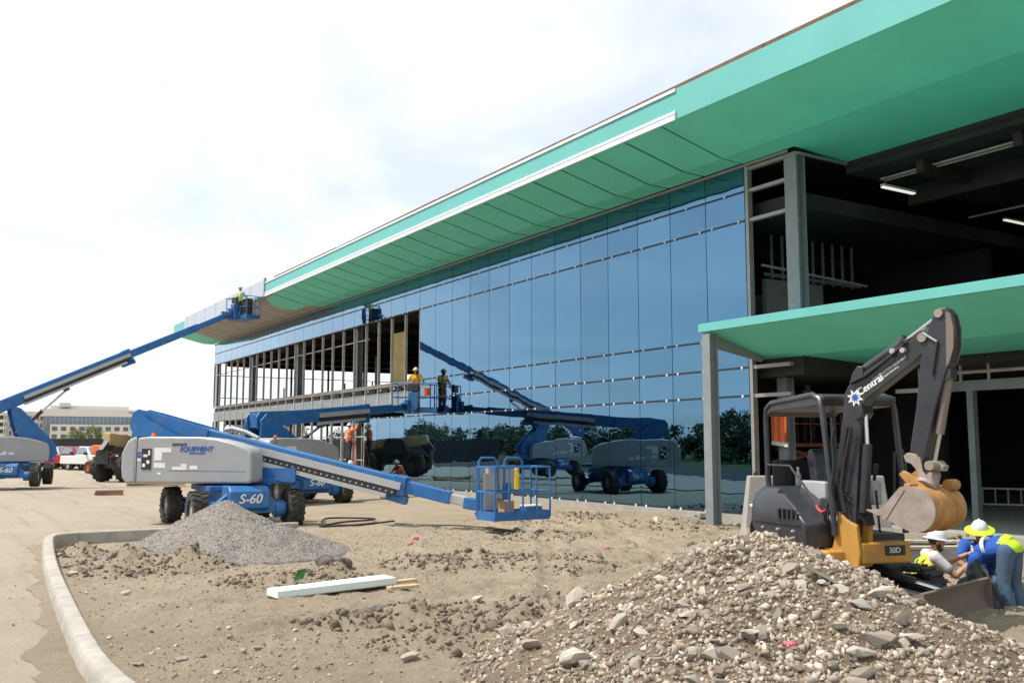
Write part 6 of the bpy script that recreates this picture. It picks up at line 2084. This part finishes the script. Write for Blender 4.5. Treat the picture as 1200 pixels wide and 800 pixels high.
# -- workers at the foot of the glass: one on a step ladder, one crouching
Q = at_x(408, 530, 17.25)
lad = thing('step_ladder', 'orange step ladder against the open wall framing', 'ladder', (Q.x, Q.y, 0))
for sx_ in (-.22, .22):
    MB().beam((Q.x - .1, Q.y + sx_, 0.02), (Q.x + .28, Q.y + sx_ * .75, 2.1), .06, .03).build('rail', ORANGE, lad)
    MB().beam((Q.x + .45, Q.y + sx_, 0.17), (Q.x + .30, Q.y + sx_ * .75, 2.1), .04, .03).build('rear_leg', ORANGE, lad)
for k in range(1, 7):
    f_ = k / 7
    MB().beam((Q.x - .1 + .38 * f_, Q.y - .21, 2.1 * f_), (Q.x - .1 + .38 * f_, Q.y + .21, 2.1 * f_), .09, .025).build('rung', GALV, lad)
person('worker in orange vest standing high on the step ladder', (Q.x + .02, Q.y, 1.18), (1, .15),
       dict(eR=(.2, -.3, 1.5), wR=(.35, -.22, 1.72), eL=(.18, .28, 1.2), wL=(.35, .2, 1.3), kL=(.08, .1, .5), kR=(.03, -.1, .5)), dict(shirt=HIVO, sleeves='long', trousers=DARKP, vest=HIVO, hat=HATW), vox=.028, group='workers at the open framing')
Q2 = at_x(404, 545, 16.4)
person('worker in orange vest crouching below the step ladder', (Q2.x, Q2.y, 0.02), (1, -.2),
       dict(pel=(-.1, 0, .42), wai=(-.05, 0, .56), che=(.1, 0, .78), nek=(.2, 0, .93), hd=(.27, 0, 1.05), sL=(.15, .19, .88), eL=(.35, .22, .7), wL=(.5, .12, .6), sR=(.15, -.19, .88), eR=(.35, -.22, .7), wR=(.5, -.12, .6),
            hL=(-.1, .1, .4), kL=(.25, .15, .45), aL=(.05, .15, .09), hR=(-.1, -.1, .4), kR=(.25, -.15, .45), aR=(.05, -.15, .09)), dict(shirt=HIVO, sleeves='long', trousers=DARKP, vest=HIVO, hat=HATW), vox=.028, group='workers at the open framing')

# -- orange scissor lift with a worker inside the lobby
sl = thing('scissor_lift', 'orange scissor lift parked in the dark lobby behind the excavator', 'scissor lift', (21.6, 19.0, .17))
SF = Frame((21.6, 19.0), (1, -.4), .17)
MB(SF.M).box((-.9, -.4, .2), (.9, .4, .55)).build('chassis', ORANGE_SHADE, sl, bevel=.02)
for s in (-.65, .65):
    for n in (-.38, .38):
        MB(SF.M).cyl((s, n - .06, .18), (s, n + .06, .18), .18, n=16).build('wheel', BLACK, sl, smooth=True)
for k in range(3):
    for n in (-.3, .3):
        z0, z1 = .58 + k * .36, .94 + k * .36
        MB(SF.M).beam((-.75, n, z0), (.75, n, z1), .05, .08).build('scissor_arm', ORANGE_SHADE, sl)
        MB(SF.M).beam((-.75, n + .06, z1), (.75, n + .06, z0), .05, .08).build('scissor_arm', ORANGE_SHADE, sl)
MB(SF.M).box((-.95, -.42, 1.70), (.95, .42, 1.80)).build('platform', ORANGE_SHADE, sl)
for z in (2.35, 2.9):
    MB(SF.M).tube([(-.93, -.4, z), (.93, -.4, z), (.93, .4, z), (-.93, .4, z)], .02, 6, closed=True).build('rail', ORANGE_SHADE, sl)
for s in (-.93, 0, .93):
    for n in (-.4, .4):
        MB(SF.M).cyl((s, n, 1.8), (s, n, 2.9), .018, n=6).build('post', ORANGE_SHADE, sl)
person('worker in lime vest and white hat up on the scissor lift behind the excavator', tuple(SF.M @ Vector((.15, 0, 1.80))), (-.6, -1), {}, dict(shirt=SHIRTB, trousers=DARKP, vest=LIME, hat=HATW), vox=.022, group='workers on lifts')
bn = thing('safety_banner', 'orange safety banner hung from the frame behind the excavator canopy', 'banner', tuple(at_x(912, 505, 18.45)))
b = MB()
A0, A1 = at_x(903, 470, 18.45), at_x(922, 472, 18.45)
n_ = 8
vs = []
for i in range(n_ + 1):
    p = A0.lerp(A1, i / n_)
    w_ = .03 * math.sin(i * 2.2)
    vs += [p + Vector((w_, 0, 0)), p + Vector((w_ * 1.4, 0, -1.0))]
b.add(vs, [(2 * i, 2 * i + 2, 2 * i + 3, 2 * i + 1) for i in range(n_)])
o = b.build('cloth', ORANGE, bn); s_ = o.modifiers.new('thick', 'SOLIDIFY'); s_.thickness = .006
MB().beam(A0 + Vector((0, 0, -1.05)), A1 + Vector((0, 0, -1.05)), .02, .1).build('hem', STICK, bn)

# concrete manhole riser and planks behind the kneeling worker
cm = thing('concrete_riser', 'low square concrete riser behind the kneeling worker', 'concrete box', tuple(at_z(1100, 680, 0)))
A = at_depth(1062, 690, 14.2); A.z = -.4
for a0, a1, b0, b1 in ((0, 1.3, 0, .12), (0, 1.3, 1.0, 1.12), (0, .12, .123, .997), (1.18, 1.3, .123, .997)):
    pts = [A + Rv * a0 + Fv * b0, A + Rv * a1 + Fv * b0, A + Rv * a1 + Fv * b1, A + Rv * a0 + Fv * b1]
    MB().plan([(p.x, p.y) for p in pts], -.4, .36).build('wall', CONC, cm)
for i, (x, y, L_, rz, l) in enumerate([(1088, 644, .9, .05, 'front pale plank lying on the concrete riser'), (1110, 640, .7, -.1, 'rear pale plank lying on the concrete riser')]):
    P = A + Rv * (.5 + .4 * i) + Fv * (.06 + .9 * i)
    t = thing('plank', l, 'plank', (P.x, P.y, .38))
    M_ = Matrix.Translation((P.x, P.y, .385)) @ Matrix.Rotation(-YAW + rz, 4, 'Z')
    MB(M_).box((-L_ * .7, -.07, -.022), (L_ * .5, .07, .022)).build('board', WOODG, t, bevel=.004)
    MB(M_).box((-L_ * .6, -.02, .0221), (-L_ * .55, .02, .03)).build('nail_plate', GALV, t)
# metal framing rack lying inside at the right
lr = thing('lying_ladder', 'grey ladder frame standing on the dark lobby floor at the right edge', 'ladder', tuple(at_z(1170, 592, .2)))
A = at_z(1148, 592, .17); dr = (at_z(1215, 594, .17) - A).normalized()
for z in (.05, .5):
    MB().beam(A + Vector((0, 0, z)), A + dr * 2.2 + Vector((0, 0, z)), .04, .05).build('rail', GALV, lr)
for k in range(7):
    MB().beam(A + dr * (.1 + .33 * k) + Vector((0, 0, .08)), A + dr * (.1 + .33 * k) + Vector((0, 0, .47)), .035, .035).build('rung', GALV, lr)


# ================================================================== BACKGROUND
def pickup(label, x, y, d, head, paint, z=0.0):
    P = at_depth(x, y, d)
    t = thing('pickup_truck', label, 'pickup truck', (P.x, P.y, z), 'pickups parked across the yard')
    Fm = Frame((P.x, P.y), head, z)
    M = Fm.M
    lo = [(-2.8, .55), (-2.75, 1.12), (-.85, 1.15), (-.80, 1.2), (.95, 1.2), (2.35, 1.14), (2.72, 1.02), (2.80, .62), (2.7, .5), (-2.7, .5)]
    body = MB(M).prism(lo, -.96, .96).build('body', paint, t, smooth=True, bevel=.06, seg=3)
    b = MB(M)
    lowr = [(.98, -.86, 1.2), (.98, .86, 1.2), (-.9, .86, 1.2), (-.9, -.86, 1.2)]
    topr = [(.30, -.70, 1.84), (.30, .70, 1.84), (-.72, .70, 1.84), (-.72, -.70, 1.84)]
    b.rings([lowr, topr]); cab = b.build('cab', paint, t, smooth=True, bevel=.05, seg=3)
    b = MB(M)
    b.add([(.97, -.76, 1.24), (.97, .76, 1.24), (.40, .64, 1.79), (.40, -.64, 1.79)], [(0, 1, 2, 3)])
    for v in b.v: v += Fm.h * .035
    o = b.build('windscreen', CARGL, cab); s_ = o.modifiers.new('t', 'SOLIDIFY'); s_.thickness = .02
    for s in (-1, 1):
        b = MB(M)
        b.add([(.72, s * .872, 1.27), (.22, s * .745, 1.77), (-.62, s * .745, 1.77), (-.8, s * .872, 1.27)], [(0, 1, 2, 3)])
        o = b.build('side_window', CARGL, cab); s_ = o.modifiers.new('t', 'SOLIDIFY'); s_.thickness = .02
        MB(M).box((.62, s * .95, 1.2), (.80, s * 1.17, 1.42)).build('mirror', BLKM, t, bevel=.02)
        MB(M).box((2.66, s * .62, .82), (2.82, s * .93, 1.02)).build('headlight', LAMPG, t, bevel=.02)
    MB(M).box((2.70, -.58, .68), (2.83, .58, 1.02)).build('grille', BLKM, t, bevel=.02)
    MB(M).box((2.74, -.94, .44), (2.90, .94, .64)).build('bumper', GREYD, t, bevel=.04)
    MB(M).box((2.901, -.16, .5), (2.91, .16, .6)).build('number_plate', STICK, t)
    MB(M).box((-2.6, -.85, 1.121), (-.95, .85, 1.16)).build('load_bed', BLKM, t)
    for s in (-1.75, 1.72):
        for n in (-.82, .82):
            wheel(t, Fm, s, n, .40, .40, .26, 1 if n > 0 else -1, GREYD, lugs=0)
    return t


pickup('white pickup truck facing the camera beside the orange machine', 108, 540, 74, (.42, -.9), WHITE)
pickup('red pickup truck parked between the white pickup and a pale one', 90, 540, 77, (.5, -.88), RED)
pickup('pale silver pickup truck partly hidden by the far left boom lift wheels', 72, 540, 80, (.45, -.9), SILVER)

# telehandler: faded yellow boom over a black wheel, seen past the grey cover
P = at_depth(156, 556, 52); P.z = 0
th = thing('telehandler', 'faded yellow telescopic handler half hidden behind the nearest boom lift', 'telehandler', (P.x, P.y, 0))
TF = Frame((P.x, P.y), (-.75, -.66), 0)
MB(TF.M).box((-2.4, -.45, .7), (1.9, .45, 1.35)).build('chassis', BLKM, th, bevel=.05)
MB(TF.M).prism([(-2.3, 1.35), (-2.3, 2.1), (-.9, 2.1), (-.6, 1.35)], -.75, -.2).build('engine_cover', TAN, th, bevel=.05)
MB(TF.M).prism([(-.5, 1.35), (-.4, 2.35), (.7, 2.35), (1.1, 1.6), (1.1, 1.35)], .25, .75).build('cab', BLKM, th, bevel=.05)
MB(TF.M).beam((-2.3, 0, 1.9), (2.2, 0, 2.25), .42, .62).build('boom', TAN, th, bevel=.03)
MB(TF.M).beam((1.9, 0, 2.1), (2.5, 0, 1.5), .34, .5).build('boom_head', BLKM, th, bevel=.04)
MB(TF.M).box((2.4, -.4, .95), (2.52, .4, 1.65)).build('carriage', BLKM, th, bevel=.02)
for s in (-1.6, 1.5):
    for n in (-.72, .72):
        wheel(th, TF, s, n, .78, .78, .46, 1 if n > 0 else -1, BLKM, lugs=16)
# orange machine between
P = at_depth(127, 548, 66); P.z = 0
om = thing('orange_machine', 'orange access machine standing between the white pickup and the yellow handler', 'access machine', (P.x, P.y, 0))
OF = Frame((P.x, P.y), (.5, -.86), 0)
MB(OF.M).box((-1.1, -.8, .55), (1.1, .8, .95)).build('chassis', ORANGE, om, bevel=.03)
MB(OF.M).box((-.9, -.75, 1.25), (.9, .75, 1.95)).build('engine_cover', ORANGE, om, bevel=.08)
MB(OF.M).cyl((0, 0, .95), (0, 0, 1.25), .45, n=18).build('turntable', BLKM, om)
MB(OF.M).box((.902, -.6, 1.35), (.91, .5, 1.85)).build('grille', BLKM, om)
for s in (-.9, .9):
    for n in (-.85, .85):
        wheel(om, OF, s, n, .42, .42, .3, 1 if n > 0 else -1, ORANGE, lugs=12)
# lumber stacks lying in the yard
for i, (x, y, d, L_, n, l) in enumerate([(183, 566, 44, 2.6, 4, 'stack of yellow lumber lying behind the nearest boom lift'), (128, 577, 36, 1.0, 3, 'small stack of brown boards on the dusty yard')]):
    P = at_z(x, y + 3, 0.0)
    t = thing('lumber_stack', l, 'lumber', tuple(P))
    for k in range(n):
        M_ = Matrix.Translation((P.x, P.y + .16 * (k % 2), .06 + .09 * (k // 2))) @ Matrix.Rotation(-YAW + .3 + .08 * k, 4, 'Z')
        MB(M_).box((-L_ / 2, -.07, -.045), (L_ / 2, .07, .045)).build('board', WOOD if i == 0 else mat('brown_board', (.26, .15, .09), .85), t)
# screen fence
fn = thing('screen_fence', 'long dark fabric screen fence behind the parked pickups', 'fence', (0, 96, 0))
A, B_ = Vector((-25, 101, 0)), Vector((62, 92, 0))
nf = 34
for k in range(nf):
    a, c = A.lerp(B_, k / nf), A.lerp(B_, (k + 1) / nf)
    MB().add([(a.x, a.y, .05), (c.x, c.y, .05), (c.x, c.y, 2.55), (a.x, a.y, 2.55), (a.x, a.y + .02, .05), (c.x, c.y + .02, .05), (c.x, c.y + .02, 2.55), (a.x, a.y + .02, 2.55)],
             [(0, 1, 2, 3), (7, 6, 5, 4), (0, 4, 5, 1), (3, 2, 6, 7)]).build('screen_panel', mat('dark_screen_fabric', (.045, .045, .05), .9, var=.2, scale=.5), fn)
    MB().cyl((a.x, a.y + .06, 0), (a.x, a.y + .06, 2.7), .04, n=6).build('post', GALV, fn)

# far office building, three storeys
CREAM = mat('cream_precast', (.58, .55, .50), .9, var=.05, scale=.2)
CREAMD = mat('darker_cream_precast', (.50, .475, .435), .9, var=.05, scale=.2)  # precast in a slightly darker cream tone
FGLASS = mat('far_blue_glass', (.12, .17, .21), .15, var=.25, scale=.12, spec=.8)
WDARK = mat('far_dark_window', (.09, .10, .115), .3, var=.3, scale=.3)
d_ = 260.0
kx = d_ / FPX
O = at_depth(100, 522, d_); O.z = 0
OB = Frame((O.x, O.y), (sight(100, 522).x, sight(100, 522).y), 0)       # s away from the viewer, n to the left
far = thing('far_office_building', 'cream three-storey office block with blue glass far behind the pickups', 'building', (O.x, O.y, 0))


def fb_(px0, px1, y0, y1, s0, s1):
    """box given by image columns and rows at the building's distance, s0..s1 in metres of depth"""
    n0, n1 = (100 - px0) * kx, (100 - px1) * kx
    z0, z1 = (522 - y1) * kx + 1.9, (522 - y0) * kx + 1.9
    return MB(OB.M).box((s0, n1, max(0, z0)), (s1, n0, z1))


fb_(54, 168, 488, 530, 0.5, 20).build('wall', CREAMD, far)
fb_(50, 168, 479.5, 488, 0, 20).build('parapet', CREAM, far)
fb_(60, 147, 474.5, 479.4, 6, 20).build('roof_storey', CREAM, far)
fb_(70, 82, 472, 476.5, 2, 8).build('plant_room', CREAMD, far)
fb_(54.5, 158, 488.2, 500, 0.2, .48).build('glass_band', FGLASS, far)
fb_(54.5, 62, 500.1, 516, 0.2, .48).build('glass_band', FGLASS, far)
for k in range(22):
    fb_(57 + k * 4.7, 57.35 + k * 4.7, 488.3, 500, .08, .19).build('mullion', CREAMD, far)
lowb = fb_(62, 150, 497.5, 530, -2.2, -.3).build('lower_wall', CREAM, far)
for r0, r1 in ((500.2, 504.8), (509, 513.6)):
    for k in range(9):
        x0 = 64 + k * 9.5
        w_ = fb_(x0, x0 + 5.6, r0, r1, -2.26, -2.21).build('window', WDARK, far)
        fb_(x0 - .3, x0 + 5.9, r1 + .05, r1 + .5, -2.34, -2.27).build('sill', CREAMD, w_)
fb_(158.5, 162, 480, 530, -.6, .49).build('pier', CREAM, far)
# left wing and parking decks
fb_(14, 54, 481.5, 530, 8, 26).build('wing_wall', CREAM, far)
for r0, r1 in ((487, 491.5), (496, 500.5), (505, 509.5)):
    for k in range(9):
        w_ = fb_(18 + k * 4.0, 20.2 + k * 4.0, r0, r1, 7.94, 7.99).build('window', WDARK, far)
        fb_(17.8 + k * 4.0, 20.4 + k * 4.0, r1 + .05, r1 + .4, 7.85, 7.93).build('sill', CREAMD, w_)
gar = thing('parking_garage', 'pale parking garage with dark open decks at the left edge far away', 'garage', (OB.M @ Vector((30, 24, 0))))
for k, y0 in enumerate((484, 492, 500, 508, 516)):
    fb_(-26, 15, y0, y0 + 3.6, 2, 7.9).build('deck', CREAM, gar)
fb_(-26, 13.9, 486, 530, 4.2, 7.8).build('dark_core', WDARK, gar)
for k in range(6):
    fb_(-25 + k * 7.6, -24 + k * 7.6, 484.2, 530, 1.9, 2.9).build('column', CREAMD, gar)

# lamp post
Lp = at_depth(160, 530, 120); Lp.z = 0
lp = thing('lamp_post', 'single-arm street lamp rising behind the nearest boom lift', 'lamp post', tuple(Lp))
hz = (522 - 483) * 120 / FPX + 1.9
MB().cyl(Lp, Lp + Vector((0, 0, hz)), .11, .07, n=10).build('pole', STEELG, lp, smooth=True)
MB().beam(Lp + Vector((0, 0, hz - .05)), Lp - Rv * .9 + Vector((0, 0, hz + .02)), .09, .09).build('arm', STEELG, lp)
MB().box(Lp - Rv * .95 + Vector((-.25, -.16, hz - .12)), Lp - Rv * .95 + Vector((.25, .16, hz + .05))).build('lamp_head', STEELG, lp, bevel=.03)


# trees
def tree_mesh(seed, h, rx, rz, n, leaf=.35, trunk=.18):
    r = np.random.default_rng(seed)
    tb = MB()
    tb.tube([(0, 0, 0), (.05 * h * .1, .03, h * .3), (0.02, .08, h * .62)], [trunk, trunk * .75, trunk * .4], 8)
    for k in range(7):
        a = r.uniform(0, 6.28); z0 = h * r.uniform(.28, .55)
        e = (math.cos(a) * rx * .7, math.sin(a) * rx * .7, z0 + h * r.uniform(.12, .3))
        tb.tube([(0, 0, z0), (e[0] * .5, e[1] * .5, z0 + (e[2] - z0) * .6), e], [trunk * .4, trunk * .25, trunk * .1], 6)
    nc = 26
    cc = r.normal(size=(nc, 3)); cc /= np.linalg.norm(cc, axis=1)[:, None]
    cc *= r.uniform(.35, .95, (nc, 1)) ** .6
    cc = cc * np.array([rx, rx, rz]) + np.array([0, 0, h - rz])
    ci = r.integers(0, nc, n)
    p = cc[ci] + r.normal(size=(n, 3)) * np.array([rx, rx, rz]) * .16
    a = r.normal(size=(n, 3)); a /= np.linalg.norm(a, axis=1)[:, None]
    b_ = np.cross(a, r.normal(size=(n, 3))); b_ /= np.linalg.norm(b_, axis=1)[:, None]
    s = leaf * r.uniform(.6, 1.3, (n, 1))
    V = np.stack([p - a * s * .5, p + b_ * s * .32, p + a * s * .5, p - b_ * s * .32], 1).reshape(-1, 3)
    return tb, V, np.arange(4 * n).reshape(-1, 4)


TREE_SRC = {}


def tree(kind, label, loc, sc, group, leafm=LEAF):
    if kind not in TREE_SRC:
        args = dict(broad=(1, 9.0, 3.6, 3.2, 2600, .5, .22), tall=(2, 11, 2.8, 4.4, 2600, .5, .22), small=(3, 5.0, 1.9, 1.8, 1600, .28, .1), shrub=(4, 3.2, 1.9, 1.4, 1300, .28, .07))[kind]
        TREE_SRC[kind] = tree_mesh(*args)
    t = thing('tree', label, 'tree', loc, group)
    tb, V, Q_ = TREE_SRC[kind]
    if (kind, 't') not in TREE_SRC:
        tr = tb.build('trunk', BARK)
        cr_ = fast_mesh('crown', V, Q_, leafm)
        TREE_SRC[(kind, 't')] = (tr.data, cr_.data)
        tr.parent = t; cr_.parent = t
        objs = (tr, cr_)
    else:
        objs = []
        for nm, me in zip(('trunk', 'crown'), TREE_SRC[(kind, 't')]):
            o = bpy.data.objects.new(nm, me); COL.objects.link(o); o.parent = t; objs.append(o)
    a = random.uniform(0, 6.28)
    for o in objs:
        o.scale = (sc, sc, sc * random.uniform(.9, 1.1)); o.rotation_euler = (0, 0, a)


for i, (x, l) in enumerate(((88, 'left of two small pale green trees in front of the far office block'), (108, 'right of two small pale green trees in front of the far office block'))):
    P = at_depth(x, 522, 236); tree('small', l, (P.x, P.y, 0), 1.25 + .05 * i, 'trees before the far office', LEAFL)
for i, (x, y, k, s, l) in enumerate([(34, 120, 'broad', .55, 'green tree seen low through the open wall framing, left one'), (41, 121, 'broad', .6, 'green tree seen low through the open wall framing, middle one'), (48, 120, 'shrub', 1.3, 'green tree seen low through the open wall framing, right one'), (27, 124, 'shrub', 1.2, 'low green tree seen at the left of the open framing')]):
    tree(k, l, (x, y, 0), s, 'trees beyond the open framing')
# trees across the road, mirrored in the glass wall
rr_ = random.Random(5)
for i in range(62):
    y = -4 + i * 3.6 + rr_.uniform(-1, 1)
    tree('shrub', 'dark leafy tree of the row across the road, mirrored in the glass wall', (-58 - rr_.uniform(0, 14), y, -.6), rr_.uniform(1.5, 2.3), 'trees mirrored in the glass')
# low building across the road, mirrored in the right-hand glass
wb = thing('warehouse', 'long pale warehouse across the road, mirrored in the glass wall', 'building', (-34, 34, 0))
MB().box((-48, 4, -.03), (-32, 36, 7.2)).build('wall', CREAMD, wb)
MB().box((-48.3, 3.7, 7.2), (-31.7, 36.3, 8.0)).build('parapet', CREAM, wb)
for k in range(6):
    MB().box((-31.99, 6 + k * 5, 3.6), (-31.9, 9.6 + k * 5, 5.6)).build('window', FGLASS, wb)
    MB().box((-31.99, 6.5 + k * 5, 0), (-31.9, 9 + k * 5, 2.9)).build('door', CREAMD, wb)
